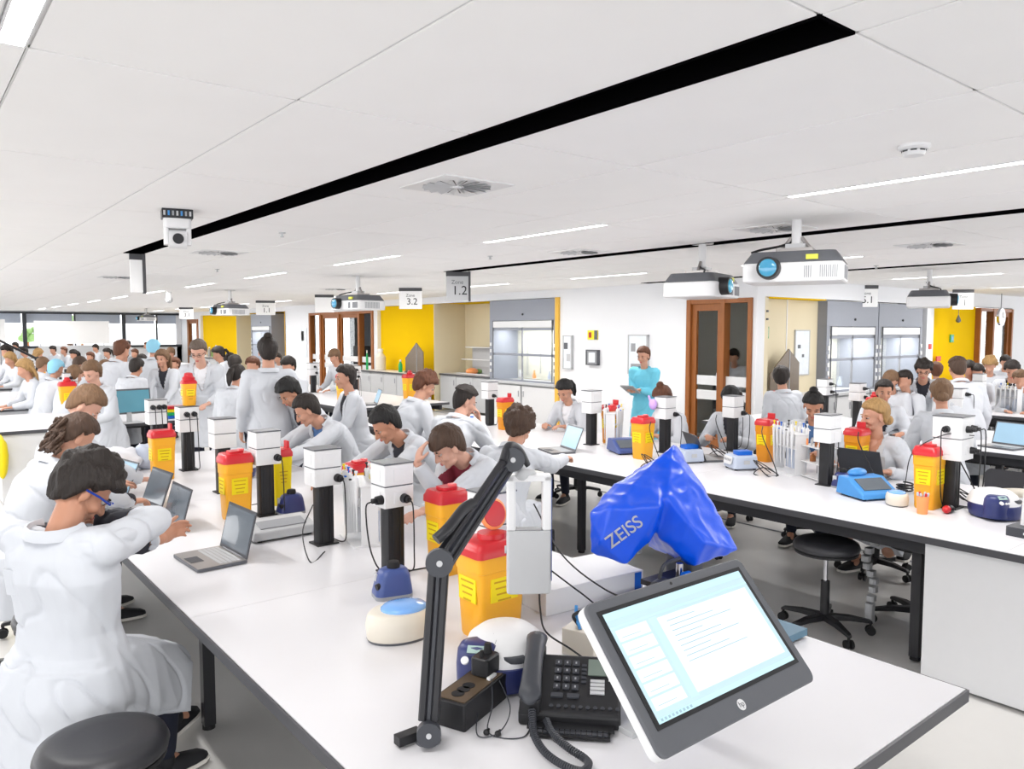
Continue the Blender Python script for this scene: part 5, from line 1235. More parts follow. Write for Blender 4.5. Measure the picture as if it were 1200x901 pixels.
# ================================================================== PEOPLE
def hand(mb, wr, d, back, thumb, curl=25, spread=.0, s=1.0):
    """palm and five separate fingers. d = finger direction, back = back-of-hand normal, thumb = thumb side"""
    d = V(d).normalized(); back = (V(back)-d*V(back).dot(d)).normalized(); th = V(thumb); th = (th-d*th.dot(d)-back*th.dot(back)).normalized()
    M = Matrix((d, th, back)).transposed()
    mb.ell(wr+d*.045*s, (.050*s,.039*s,.017*s), n=14, k=9, rot=M)
    for i, (off, ln) in enumerate(((.029,.068),(.0095,.076),(-.010,.070),(-.028,.054))):
        p = wr+d*(.080*s-.004*abs(i-1)*s)+th*off*s; a = R(curl*.6)+R(5*i*(curl > 15)); dd = (d+th*(off*spread*6)).normalized()
        for k, (f, r0, r1) in enumerate(((.46,.0095,.0085),(.30,.0085,.0078),(.24,.0078,.0066))):
            v = dd*math.cos(a)-back*math.sin(a); q = p+v*ln*f*s; mb.cone(p, q, r0*s, r1*s, n=8, k=2); p = q; a += R(curl)
    p = wr+d*.028*s+th*.030*s; v = (d*.62+th*.72-back*.25).normalized(); q = p+v*.038*s; mb.cone(p-v*.01, q, .013*s, .0105*s, n=8, k=2)
    v = (d*.85+th*.35-back*.35).normalized(); mb.cone(q, q+v*.034*s, .0105*s, .0085*s, n=8, k=2)
def ik(S_, T, a, b_, pole):
    v = T-S_; L = v.length; L2 = min(L, (a+b_)*.985); d = v/L; T = S_+d*L2
    x = (a*a-b_*b_+L2*L2)/(2*L2); h = math.sqrt(max(0, a*a-x*x)); p = V(pole); p = p-d*p.dot(d); p.normalize()
    return S_+d*x+p*h, T
def head_solids(mb, M, fem):
    E_ = lambda c, r, n=14, k=9: mb.ell(M @ V(c), r, n=n, k=k, rot=M.to_3x3())
    E_((-.010,0,.030), (.094,.076,.086), 20, 14); E_((.030,0,-.022), (.060,.058,.080)); E_((.040,0,-.078), (.042,.042 if fem else .047,.034)); E_((.074,0,-.098), (.018,.022,.017))
    E_((.077,0,.020), (.014,.046,.012)); E_((-.035,0,-.045), (.05,.052,.05))
    for s in (-1,1): E_((.062,s*.036,-.032), (.026,.024,.026)); E_((-.004,s*.079,-.018), (.019,.008,.031)); E_((.093,s*.011,-.036), (.012,.010,.009))
    mb.cone(M @ V((.088,0,.008)), M @ V((.112,0,-.033)), .009, .0125, n=10, k=3); E_((.089,0,-.064), (.012,.022,.012))
def head_details(mb, M, hairm_, skinm, fem, look_down=True):
    r3 = M.to_3x3()
    for s in (-1,1):
        mb.ell(M @ V((.0755,s*.031,.0)), (.0115,.0150,.0085), m=M_EYEW, n=12, k=8, rot=r3); mb.ell(M @ V((.0850,s*.031,-.002)), (.0045,.0062,.0062), m=M_EYED, n=10, k=6, rot=r3)
        mb.ell(M @ V((.0800,s*.031,.0065)), (.0115,.0165,.0065), m=skinm, n=12, k=8, rot=r3); mb.ell(M @ V((.0890,s*.0315,.0035)), (.003,.0150,.0018), m=M_EYED, n=10, k=5, rot=r3)
        mb.ell(M @ V((.0885,s*.034,.0225)), (.005,.0175,.0042), m=hairm_, n=10, k=6, rot=r3)
    mb.ell(M @ V((.0985,0,-.0605)), (.0058,.020,.0040), m=M_LIP, n=12, k=6, rot=r3); mb.ell(M @ V((.0978,0,-.0685)), (.0062,.0175,.0052), m=M_LIP, n=12, k=6, rot=r3)
def lerp_tab(tab, x):
    for (a, va), (b_, vb) in zip(tab, tab[1:]):
        if x <= b_: t_ = (x-a)/(b_-a); return va+(vb-va)*t_
    return tab[-1][1]
def hair_mesh(M, style, m, parent, thick=.016, seed=0, hi=True):
    n, k = (64,44) if hi else (28,20)
    front = {'short':.46,'fringe':.08,'messy':.30,'back':.50,'cap':.25,'curly':.34,'crop':.48}[style if style in ('short','fringe','messy','back','cap','curly','crop') else 'back']
    side = {'short':.10,'fringe':-.10,'messy':.0,'back':.20,'cap':.12,'curly':-.05,'crop':.15}.get(style, .12)
    tab = [(0,front),(45,front-.02),(66,side+.20),(80,side-.30 if style not in ('cap',) else side),(90,side-.14),(100,-.50),(114,-.74),(180,-.84)]
    if style in ('long','pony','bun','lowbun','topbun'): tab = [(0,.46),(40,.46),(66,.22),(80,.0),(96,-.06),(108,-.52),(126,-.72),(180,-.80)]
    if style == 'long': tab = [(0,.44),(40,.40),(62,.05),(76,-.5),(100,-.8),(180,-.9)]
    rings = []
    for i in range(k+1):
        th = PI*(i+.05)/(k+.1); rg = []
        for j in range(n):
            ph = 2*PI*j/n; d = V((math.sin(th)*math.cos(ph), math.sin(th)*math.sin(ph), math.cos(th)))
            az = math.degrees(math.atan2(abs(d.y), d.x)); tt = lerp_tab(tab, az)+.035*noise.noise(V((ph*5,seed,0)))
            mk = max(0, min(1, (d.z-tt)/.20+.5)); mk = mk*mk*(3-2*mk)
            nz = noise.noise(V((d.x*3+seed, d.y*3, d.z*3))); st = noise.noise(V((d.x*16+seed*3, d.y*16, d.z*4)))
            amp = {'messy':1.0,'curly':1.2}.get(style, .45)
            th_ = thick*(1+.5*d.z if style not in ('cap','crop') else 1)*(1+amp*.55*nz)+.006*st*amp
            if style == 'curly': th_ += .010*noise.noise(V((d.x*9+seed,d.y*9,d.z*9)))
            if style == 'crop' and d.z < .35: th_ *= .35
            rr = (1-mk)*.90; q = V((d.x*.096, d.y*.078, d.z*(.088 if d.z > 0 else .088+.062*max(0, min(1, .25-d.x*1.4))))); ln = q.length
            q = q*(((1-mk)*.88+mk*(1+th_/ln)))
            if style in ('fringe','messy') and d.x > .3 and mk > .3: q += V((.010*(.6-d.z),0,-.004))
            if d.z < 0: q.x *= 1-.10*min(1,-d.z)
            rg.append(M @ (q+V((-.010,0,.030))))
        rings.append(rg)
    rings.reverse(); b = MB(); b.ring(rings)
    T = lambda *p: M @ V(p)
    def lock(pts, rad): b.tube([T(*p) for p in pts], rad, n=10)
    if style == 'pony': 
        b.ell(T(-.112,0,.045), .020, n=10, k=7)
        for q in range(4): lock([(-.11,0,.045),(-.145,.012*(q-1.5),.03),(-.165,.014*(q-1.5),-.04),(-.150,.012*(q-1.5),-.12),(-.135,.006*(q-1.5),-.175)], [.016,.022,.023,.016,.004])
    if style == 'curlpony':
        pass
    if style == 'topbun': b.ell(T(-.055,0,.135), (.040,.040,.034), n=14, k=9, rot=M.to_3x3())
    if style == 'lowbun': b.ell(T(-.105,0,-.055), (.038,.045,.042), n=14, k=9, rot=M.to_3x3())
    if style == 'bun': b.ell(T(-.10,0,.075), (.042,.042,.040), n=14, k=9, rot=M.to_3x3())
    if style == 'long':
        for q in range(9):
            y = .018*(q-4); lock([(-.05,y*1.3,.04),(-.095+.006*abs(q-4),y*1.25,-.05),(-.10+.008*abs(q-4),y*1.3,-.14),(-.085+.006*abs(q-4),y*1.2,-.215)], [.02,.022,.018,.005])
    o = b.build('hair', m, parent, smooth=70 if hi else True)
    return o
NPERS = [0]
def person(label, head, yaw, pose='sit', lean=14, hair='brown', style='short', skin='light', fem=False, shirt='dark', hy=0, hp=18, hr=0, hL=None, hR=None, wL=None, wR=None, coat=None, vox=.010,
           hz=None, thick=.016, group=None, legs='trousers', feet=None, neckf=10, poleL=None, poleR=None, curl=28, hdL=None, hdR=None, root_only=False, skirt=True, extra=None, knee=.42, cat='person', scale=None, hem=.30, w_=1.0, drop=.10, wF=None, fold=1.0, lapk=.82):
    """builds in local space: faces +x, left is +y"""
    Cm = coat or M_COAT; hi = vox < .011
    t = thing('person', (0,0,0), R(yaw), label, cat, group)
    sz = .96 if fem else 1.0; wf = (.90 if fem else 1.0)*w_
    def dirv(a): return V((math.sin(R(a)), 0, math.cos(R(a))))
    H0 = 0
    Pv = V((0,0,0)); S1 = Pv+dirv(lean*.7)*.25*sz; N = S1+dirv(lean*1.25)*.25*sz; hb = N+dirv(lean+neckf)*.10*sz; hc = hb+dirv(lean*.5+neckf)*.085
    if pose == 'sit':
        hz = hz if hz else max(.50, min(.86, head[2]-hc.z)); sc = 1.0
    else:
        hz = .90*sz; sc = head[2]/(hz+hc.z)
    off = V((0,0,hz)); Pv, S1, N, hb, hc = [p+off for p in (Pv,S1,N,hb,hc)]
    rz = Matrix.Rotation(R(yaw), 3, 'Z'); hw = rz @ (hc*sc); t.location = (head[0]-hw.x, head[1]-hw.y, head[2]-hw.z if pose == 'sit' and False else 0); t.scale = (sc,)*3
    if pose == 'sit' and abs(hc.z-head[2]) > .03: print('POSE z off', label[:40], round(hc.z,2), head[2])
    t['_d'] = 0; del t['_d']
    toL = lambda w: (rz.inverted() @ (V(w)-V(t.location)))/sc
    up = (N-S1).normalized(); fw_ = V((up.z,0,-up.x)); sd_ = V((0,1,0))
    sh = [N-up*.045+sd_*(s*.172*wf)+fw_*.01 for s in (1,-1)]
    wr = []; el = []
    for i, (s, hl, hw_) in enumerate(((1,hL,wL),(-1,hR,wR))):
        if hw_ is not None: T = toL(hw_)
        elif hl is not None: T = V(hl)
        elif pose == 'sit': T = V((.40, s*.13, .855))
        else: T = sh[i]+V((.06, s*.07, -.50))
        pole = (poleL if i == 0 else poleR) or ((-.35, s*.55, -.75) if pose == 'sit' else (-.9, s*.3, -.2))
        e, w2 = ik(sh[i], T, .285*sz, .255*sz, pole); el.append(e); wr.append(w2)
    HM = Matrix.Translation(hc) @ Matrix.Rotation(R(hy),4,'Z') @ Matrix.Rotation(R(hp),4,'Y') @ Matrix.Rotation(R(hr),4,'X') @ Matrix.Scale(.97 if fem else 1.0, 4)
    sk = SKIN[skin]
    # legs
    hips = [Pv+V((0,s*.09,0)) for s in (1,-1)]
    if pose == 'sit':
        fz = .095
        fe = feet or [(.36,.12,fz),(.30,-.14,fz)]
        ank = [toL(f) for f in wF] if wF else [V(f) for f in fe]; kn = []
        for i in (0,1):
            k_, a_ = ik(hips[i], ank[i], knee*sz, .42*sz, (1,0,.8)); kn.append(k_); ank[i] = a_
    else:
        fe = feet or [(.03,.10,.085),(-.04,-.10,.085)]; ank = [V(f) for f in fe]; kn = []
        for i in (0,1): k_, a_ = ik(hips[i], ank[i], .42, .42, (1,0,.1)); kn.append(k_); ank[i] = a_
    # body: one continuous skin surface
    b = MB(); head_solids(b, HM, fem)
    b.cone(N-up*.05, hb+V((0,0,.0)), .060 if not fem else .052, .053 if not fem else .046, n=14); b.cone(hb, HM @ V((-.02,0,-.03)), .052 if not fem else .046, .05, n=14)
    b.cone(Pv, S1, .10, .09, n=12); b.cone(S1, N-up*.07, .09, .07, n=12)
    for i, s in ((0,1),(1,-1)):
        b.cone(N-up*.07, sh[i], .05, .045); b.cone(sh[i], el[i], .042, .036); b.cone(el[i], wr[i], .035, .024)
        fd = (wr[i]-el[i]).normalized(); hd = (hdL, hdR)[i]
        if hd is not None: fd = rz.inverted() @ V(hd[0]); bk = rz.inverted() @ V(hd[1]); tb = rz.inverted() @ V(hd[2])
        else:
            bk = V((0,0,1)) if abs(fd.z) < .8 else V((-.2,s,0)); tb = V((0,-s,0)) if abs(fd.z) < .8 else V((1,0,0))
            if abs(fd.z) < .6: fd = V((fd.x, fd.y, fd.z*.3)).normalized()
        hand(b, wr[i], fd, bk, tb, curl)
        b.cone(hips[i], kn[i], .065, .048); b.cone(kn[i], ank[i], .048, .034); b.cone(ank[i], ank[i]+V((.06,0,-.045)), .034, .03)
    body = fused(b, 'body', sk, t, vox*.72 if hi else vox, 2, .5)
    d = MB(); head_details(d, HM, HAIR[hair] if hair != 'cap' else HAIR['brown'], sk, fem)
    if hi or vox < .014:      # join eyes, brows and lips into the body mesh
        k0 = len(body.data.vertices); me = body.data; bm = bmesh.new(); bm.from_mesh(me)
        for q in d.mats:
            if q.name not in [x.name for x in me.materials]: me.materials.append(q)
        idx = {q.name: [x.name for x in me.materials].index(q.name) for q in d.mats}
        vs = [bm.verts.new(v) for v in d.v]
        for f, mi in zip(d.f, d.m):
            try: F = bm.faces.new([vs[a] for a in f]); F.material_index = idx[d.mats[mi].name]; F.smooth = True
            except ValueError: pass
        bm.to_mesh(me); bm.free()
    hair_mesh(HM, style, HAIR[hair], t, thick, seed=NPERS[0]*1.7, hi=vox < .014)
    NPERS[0] += 1
    # trousers and shoes
    if legs == 'trousers' or legs == 'jeans':
        b = MB(); b.ell(Pv+V((0,0,-.0)), (.12,.15,.11))
        for i in (0,1): b.cone(hips[i], kn[i], .085, .066); b.cone(kn[i], ank[i]+V((0,0,.03)), .064, .048)
        fused(b, 'trousers', M_NAVYT if legs == 'trousers' else M_JEAN, t, max(vox,.012), 2)
    for i in (0,1):
        b = MB(); a = ank[i]; out = V((1, .25*(1,-1)[i], 0)).normalized(); b.ell(a+V((0,0,-.02)), (.045,.042,.055)); 
        b.ring([[a+out*x+V((-out.y,out.x,0))*(y*w0)+V((0,0,-.085+z)) for y, z in ((-1,0),(1,0),(1,h*.55),(.6,h),(-.6,h),(-1,h*.55))] for x, w0, h in ((-.07,.030,.055),(-.03,.038,.075),(.05,.042,.07),(.12,.046,.05),(.17,.040,.038),(.195,.022,.025))])
        so = b.build('shoe', M_SHOE, t, smooth=60)
        b = MB(); b.ring([[a+out*x+V((-out.y,out.x,0))*(y*w0)+V((0,0,-.092+z)) for y, z in ((-1,0),(1,0),(1,.018),(-1,.018))] for x, w0 in ((-.075,.030),(-.03,.041),(.12,.049),(.17,.043),(.20,.024))]); b.build('sole', M_SOLE, so)
    # lab coat
    b = MB()
    def sec(c, u_, hw2, hd2, n=20, ox=0): f2 = V((u_.z,0,-u_.x)); return [c+sd_*(hw2*wf*math.cos(2*PI*j/n))+f2*(hd2*math.sin(2*PI*j/n)+ox) for j in range(n)]
    u0 = (S1-Pv).normalized()
    b.ring([sec(Pv-V((0,0,.06)), V((0,0,1)), .185,.15), sec(Pv+u0*.04, u0, .19,.15), sec(Pv+u0*.14, u0, .170,.132), sec(S1, up, .182,.130), sec(S1+up*.10, up, .200,.138), sec(N-up*.07, up, .185,.115), sec(N-up*.025, up, .125,.085), sec(N-up*.0, up, .070,.064)])
    for i in (0,1):
        b.cone(N-up*.06+sd_*((1,-1)[i]*.08), sh[i], .082, .074); b.cone(sh[i], el[i], .073, .062); 
        wv = (wr[i]-el[i]); wl = max(.12, wv.length-.055); b.cone(el[i], el[i]+wv.normalized()*wl, .061, .046)
        c0 = el[i]+wv.normalized()*(wl+.02); b.cyl(c0-wv.normalized()*.05, c0+wv.normalized()*.018, .047, .045, n=14)
    if pose == 'sit':
        if skirt:
            zb_ = hz-hem; b.ring([sec(Pv+V((-.03,0,.02)), V((0,0,1)), .20,.16), sec(Pv+V((-.035,0,-.10)), V((0,0,1)), .225,.19), sec(V((-.035,0,(hz+zb_)/2-.04)), V((0,0,1)), .235,.20), sec(V((-.03,0,zb_)), V((0,0,1)), .255,.225)])
        hp3 = []
        for a_ in range(12): q_ = 2*PI*a_/12; hp3 += [Pv+V((.155*math.cos(q_)-.01, .19*wf*math.sin(q_), .05)), Pv+V((.20*math.cos(q_)-.03, .225*wf*math.sin(q_), -.14))]
        for i in (0,1):
            kp = Pv+(kn[i]-Pv)*lapk; yy = (1,-1)[i]
            hp3 += [kp+V((0,yy*.07,.085)), kp+V((0,-yy*.05,.09)), kp+V((.05,yy*.10,-.02)), kp+V((.07,yy*.05,.02)), kp+V((.0,yy*.13,-drop)), kp+V((.03,yy*.02,-.05))]
        vs, fs = hull(hp3); b.add(vs, fs)
    else:
        b.ring([sec(Pv+V((0,0,.06)), V((0,0,1)), .185,.145), sec(Pv+V((0,0,-.10)), V((0,0,1)), .205,.165), sec(Pv+V((0,0,-.28)), V((0,0,1)), .222,.175), sec(Pv+V((-.0,0,-.46)), V((0,0,1)), .235,.19)])
    sd0 = NPERS[0]*3.1
    def wr_(co):
        a = noise.noise(V((co.x*7+sd0, co.y*7, co.z*1.6))); c = noise.noise(V((co.x*12+co.z*2, co.y*12-co.z*3+sd0, co.z*2))); e_ = noise.noise(V((co.x*22+sd0, co.y*22, co.z*12)))
        g = noise.noise(V((co.x*6+co.z*4+sd0, co.y*6-co.z*3, co.z*1.5)))
        return fold*(.006*a+.0055*(.4-abs(c)*1.6)-.009*max(0,1-abs(g)*7)**2+.0012*e_)
    ct = fused(b, 'lab_coat' if Cm is M_COAT else 'gown', Cm, t, vox, 4, .5, wr_)
    # open neck: faces inside the V belong to the shirt
    if Cm is M_COAT and vox < .014:
        bm = bmesh.new(); bm.from_mesh(ct.data); fs = []
        for f in bm.faces:
            q = f.calc_center_median()-N; uu = q.dot(up); ff = q.dot(fw_); aa = abs(q.y)
            if -.25 < uu < .03 and ff > .0 and aa < .008+.070*((uu+.25)/.25)*wf: fs.append(f)
        if fs:
            b2 = MB(); mp = {}
            for f in fs:
                ids = []
                for v in f.verts:
                    if v.index not in mp: mp[v.index] = len(b2.v); b2.v.append(tuple(v.co-fw_*.006))
                    ids.append(mp[v.index])
                b2.f.append(tuple(ids)); b2.m.append(0)
            b2.build('shirt', SHIRT[shirt], t, smooth=True)
            bmesh.ops.delete(bm, geom=fs, context='FACES'); bm.to_mesh(ct.data)
        bm.free()
        tp = lambda a, f, u_: N+sd_*a+fw_*f+up*u_
        bvt = BVHTree.FromPolygons([v.co for v in ct.data.vertices], [tuple(p.vertices) for p in ct.data.polygons])
        for s in (-1,1):
            rows = []
            for (a, u_, w0) in ((.012,-.255,.012),(.038,-.18,.034),(.062,-.10,.040),(.078,-.035,.034),(.080,.01,.030)):
                for k_ in (0,1):
                    base = tp(s*(a+k_*w0)*wf, 0, u_); 
                    h = bvt.ray_cast(base+fw_*.3, -fw_, .45); z = h[0]+fw_*.007 if h[0] is not None and (h[0]-N).dot(fw_) > -.02 else tp(s*(a+k_*w0)*wf, .055, u_)
                    rows.append(z)
            b3 = MB(); n2 = len(rows)//2
            vs = rows+[p-fw_*.008 for p in rows]; fs2 = []
            for r_ in range(n2-1):
                i0 = r_*2; fs2 += [(i0,i0+1,i0+3,i0+2),(i0+2+n2*2,i0+3+n2*2,i0+1+n2*2,i0+n2*2),(i0,i0+2,i0+2+n2*2,i0+n2*2),(i0+1,i0+1+n2*2,i0+3+n2*2,i0+3)]
            b3.add(vs, fs2); b3.build('lapel', Cm, ct, smooth=60)
    if Cm is M_COAT or True:   # collar round the back of the neck
        cb = MB(); rr = []
        for q in range(11):
            a = R(-115+23*q)+PI; c = N+up*.012+V((0,0,0)); dx = fw_*(math.cos(a)*.072)+sd_*(math.sin(a)*.078*wf)
            rr.append([c+dx*1.0+up*(-.010), c+dx*1.06+up*.022, c+dx*1.16+up*.020, c+dx*1.30-up*.018])
        cb.ring([r_ for r_ in rr], None, True); cb.build('collar', Cm, ct, smooth=60)
    if hi and Cm is M_COAT:
        b = MB(); q = tp(.085*wf, .0, -.16); h = bvt.ray_cast(q+fw_*.3, -fw_, .45)
        if h[0] is not None:
            c = h[0]; b.box((0,0,0), (.003,.085,.10), M=Matrix.Translation(c+fw_*.003) @ Matrix((fw_,sd_,up)).transposed().to_4x4()); b.build('breast_pocket', Cm, ct, bevel=.001)
    if extra: extra(t, HM, hc, fw_)
    return t
def goggles(t, HM, hc, f):
    b = MB()
    for s in (-1,1): b.rbox((.098,s*.034,.0), (.008,.052,.036), .003, m=M_GLASS, M=HM, n=2); b.tube([HM @ V(p) for p in ((.095,s*.062,.008),(.04,s*.086,.006),(-.02,s*.088,-.002))], .0042, m=M_GOGG, n=6)
    b.tube([HM @ V(p) for p in ((.098,-.062,.018),(.108,0,.018),(.098,.062,.018))], .004, m=M_GOGG, n=6); b.build('safety_glasses', None, t)
def glasses(t, HM, hc, f):
    b = MB()
    for s in (-1,1): b.tube([HM @ V((.099,s*.033+.021*math.cos(q),.0+.016*math.sin(q))) for q in [2*PI*k/12 for k in range(13)]], .0018, m=M_BLK, n=5); b.tube([HM @ V(p) for p in ((.099,s*.054,.004),(.0,s*.084,.002))], .0018, m=M_BLK, n=5)
    b.tube([HM @ V(p) for p in ((.10,-.012,.004),(.105,0,.006),(.10,.012,.004))], .0018, m=M_BLK, n=5); b.build('glasses', None, t)
def curls(t, HM, hc, f):
    random.seed(5); b = MB()
    for q in range(26):
        s = random.uniform(-1,1); r0 = random.uniform(.02,.05); p = HM @ V((-.115-.02*random.random(), s*.03, .03)); pts = []
        for k in range(9): pts.append(p+V((-.010*k+.016*math.sin(k*1.6+q), s*.008*k+.016*math.cos(k*1.6+q), -.022*k)))
        b.tube(pts, [.011]*8+[.003], n=6)
    b.build('ponytail', HAIR['brown'], t, smooth=True)
STOOLN = [0]
def seat_for(p, what):
    put_stool(p.location.x-.0, p.location.y, STOOLN[0]*.7, 'black swivel stool under %s' % what); STOOLN[0] += 1
# ---- foreground and front bench
def A(px, py, z): p = at(px, py, z); return (p.x, p.y, z)
P1 = person('young man with messy dark hair and blue safety glasses slumped over the front bench', (.54,3.27,1.31), 32, lean=-6, hair='dark', style='messy', skin='tan', shirt='dark', hy=-28, hp=46, thick=.030, vox=.008, fold=1.3, drop=.20, hz=.67, lapk=.98,
    wL=(1.01,3.46,.985), wR=(.60,3.40,1.15), poleR=(.9,-.6,.1), poleL=(.3,.2,-1), curl=34, hdL=((.8,.5,.25),(-.5,.7,.1),(0,-.2,1)), legs='trousers', wF=[(.97,3.70,.095),(.82,3.38,.095)], extra=goggles, w_=1.25, hem=.36, neckf=48)
seat_for(P1, 'the slumped young man in the left foreground')
P2 = person('woman with a curly brown ponytail bending over a laptop, second from the front at left', (.77,4.86,1.31), 12, lean=22, hair='brown', style='back', skin='light', fem=True, hp=45, thick=.018, vox=.010, wR=(1.12,4.95,.86), wL=(1.25,5.35,.87), extra=curls, neckf=22)
seat_for(P2, 'the woman with the curly ponytail')
P3 = person('man with short light brown hair looking down behind the curly haired woman', (.95,5.60,1.42), 10, lean=16, hair='light', style='short', skin='pale', hp=48, hy=-30, vox=.011, neckf=20, wR=(1.3,5.6,.87))
seat_for(P3, 'the man with light brown hair behind the curly haired woman')
P4 = person('boy with a brown bowl haircut resting his forehead on his hand, middle of the picture', (2.56,3.80,1.215), 190, lean=34, hair='brown', style='fringe', skin='pale', shirt='red', hp=36, hy=-24, hr=0, thick=.015, fold=1.3, vox=.0085, wR=(2.385,3.87,1.12), poleR=(-.2,.4,-1), wL=(2.15,3.6,.86), poleL=(0,-.5,-.6), hdR=((.25,-.1,1),(-1,.2,.2),(0,-1,0)), neckf=28, curl=18)
seat_for(P4, 'the boy with the bowl haircut')
P5 = person('young man with black hair leaning forward behind the red lidded bin at the centre', (2.66,4.72,1.25), 185, lean=32, hair='black', style='short', skin='tan', shirt='dark', hp=38, hy=-14, thick=.017, fold=1.3, vox=.009, neckf=24, wL=(2.3,4.45,.86), wR=(2.3,4.95,.86))
seat_for(P5, 'the leaning young man with black hair')
P6 = person('bearded man with dark brown hair in profile looking down at the service towers', (2.62,5.95,1.255), 188, lean=32, hair='dark', style='short', skin='light', shirt='blue', hp=34, hy=-28, thick=.016, fold=1.2, vox=.009, neckf=22, wL=(2.2,5.7,.88), wR=(2.2,6.1,.88))
b = MB(); 
seat_for(P6, 'the bearded man in profile')
P7 = person('black haired person mostly hidden behind the bearded man', (2.93,7.05,1.31), 188, lean=30, hair='black', style='short', skin='tan', hp=40, thick=.03, vox=.013, neckf=20)
seat_for(P7, 'the black haired person behind the bearded man')
# ---- left side of the middle bench
P8 = person('boy with curly brown hair seen from behind, arm resting on the middle bench', (3.42,4.18,1.315), 25, lean=24, hair='brown', style='curly', skin='light', hp=32, hy=8, thick=.032, vox=.0095, neckf=20, wR=(4.40,4.42,.86), wL=(4.45,4.9,.9), poleR=(-.2,-.3,-1), legs='skin', feet=[(.45,.12,.2),(.36,-.12,.2)], hz=.62)
seat_for(P8, 'the boy with curly brown hair seen from behind')
P9 = person('man with an undercut in profile, chin in his hand, left of the middle bench', (3.80,5.38,1.30), 20, lean=22, hair='dark', style='crop', skin='pale', shirt='dark', hp=22, hy=-36, thick=.03, vox=.010, neckf=20, wR=(3.935,5.36,1.12), poleR=(.7,-.2,-.9), hdR=((-.1,.05,1),(1,-.3,0),(0,1,.1)))
seat_for(P9, 'the man with the undercut')
P10 = person('bearded man with wavy brown hair in profile in front of the large yellow panel', (3.93,6.22,1.385), -4, lean=16, hair='auburn', style='messy', skin='light', hp=30, hy=-22, thick=.026, vox=.011, neckf=20)
seat_for(P10, 'the bearded man before the yellow panel')
P11 = person('dark haired man in profile facing left before the distant oak doors', (3.74,7.5,1.405), 168, lean=8, hair='dark', style='short', skin='light', hp=6, thick=.022, vox=.011)
seat_for(P11, 'the dark haired man before the oak doors')
P12 = person('tall person with a dark bun standing with the back turned near the centre left', (2.85,7.37,1.70), 75, 'stand', lean=3, hair='dark', style='topbun', skin='light', hp=8, vox=.011)
P13 = person('woman with a brown ponytail turned away to the right, left of the tall standing person', (2.98,8.62,1.405), 40, 'stand', lean=18, hair='dark', style='pony', skin='light', fem=True, hp=20, vox=.012)
P14 = person('tall grey haired man in glasses bending forward', (2.86,9.6,1.655), 235, 'stand', lean=22, hair='grey', style='short', skin='pale', shirt='white', hp=30, vox=.011, extra=glasses, hL=(.36,.12,.95), hR=(.36,-.12,.95))
# ---- right side of the middle bench
P15 = person('woman with a long black ponytail looking down at her laptop, centre right', A(662,458,1.23), 190, lean=16, hair='black', style='pony', skin='light', fem=True, shirt='white', hp=34, hy=4, thick=.02, vox=.010, neckf=18)
seat_for(P15, 'the woman with the black ponytail')
P16 = person('girl with a brown top bun hidden behind a service tower, below the woman in turquoise', A(777,466,1.22), 170, lean=18, hair='auburn', style='topbun', skin='light', fem=True, hp=40, vox=.011)
P17 = person('girl with black hair whose eyes show above a service tower', A(856,467,1.22), 195, lean=10, hair='black', style='long', skin='tan', fem=True, hp=24, vox=.010)
P18 = person('girl with a black top bun looking down behind a service tower at right', A(953,475,1.24), 200, lean=16, hair='black', style='topbun', skin='tan', fem=True, shirt='blue', hp=34, hy=10, vox=.010)
P19 = person('blonde woman in profile sitting behind an open laptop at right', A(1025,487,1.25), 180, lean=6, hair='blond', style='lowbun', skin='light', fem=True, shirt='skin', hp=10, hy=-34, thick=.018, vox=.009, wL=(5.7,2.65,.86), wR=(5.75,3.1,.86), legs='skin', feet=[(-.25,.12,.20),(.05,-.12,.10)])
for q, w_ in ((P16,'the girl with the brown top bun'),(P17,'the black haired girl behind the tower'),(P18,'the girl with the black top bun'),(P19,'the blonde woman')): seat_for(q, w_)
# ---- third bench
P20 = person('dark haired man standing with his back turned at right, before the cream alcove', (7.42,4.62,1.40), 60, 'stand', lean=10, hair='dark', style='short', skin='light', hy=-30, hp=12, thick=.022, vox=.010, scale=.9)
P21 = person('woman with a brown low bun seen from behind at the right', A(1103,462,1.35), 35, lean=14, hair='light', style='lowbun', skin='light', fem=True, hp=22, hy=-6, thick=.018, vox=.0095)
seat_for(P21, 'the woman with the brown low bun')
P22 = person('smiling man with dark hair and glasses leaning forward before the fume cupboards', (9.75,4.15,1.425), 205, 'stand', lean=30, hair='dark', style='messy', skin='light', shirt='dark', hp=20, hy=0, thick=.026, vox=.011, extra=glasses, hL=(.5,.14,.84), hR=(.5,-.14,.84))
P23 = person('man with short brown hair seen from behind before the yellow panel at right', A(1122,432,1.50), 40, 'stand', lean=26, hair='brown', style='crop', skin='light', hp=20, thick=.02, vox=.012)
P24 = person('dark haired man looking down at the right picture edge', A(1186,434,1.33), 195, lean=22, hair='dark', style='short', skin='light', hp=30, thick=.03, vox=.013)
P25 = person('person with curly blond hair by the oak door at far right', A(1160,428,1.36), 200, lean=10, hair='blond', style='curly', skin='light', hp=30, thick=.03, vox=.014)
P26 = person('dark haired girl facing the camera between bins, right of the girl with the bun', A(1036,459,1.26), 215, lean=8, hair='dark', style='back', skin='tan', fem=True, hp=10, vox=.013)
P27 = person('girl with dark hair in profile left of the smiling man in glasses', A(1060,446,1.30), 170, lean=12, hair='dark', style='back', skin='light', fem=True, hp=20, vox=.014)
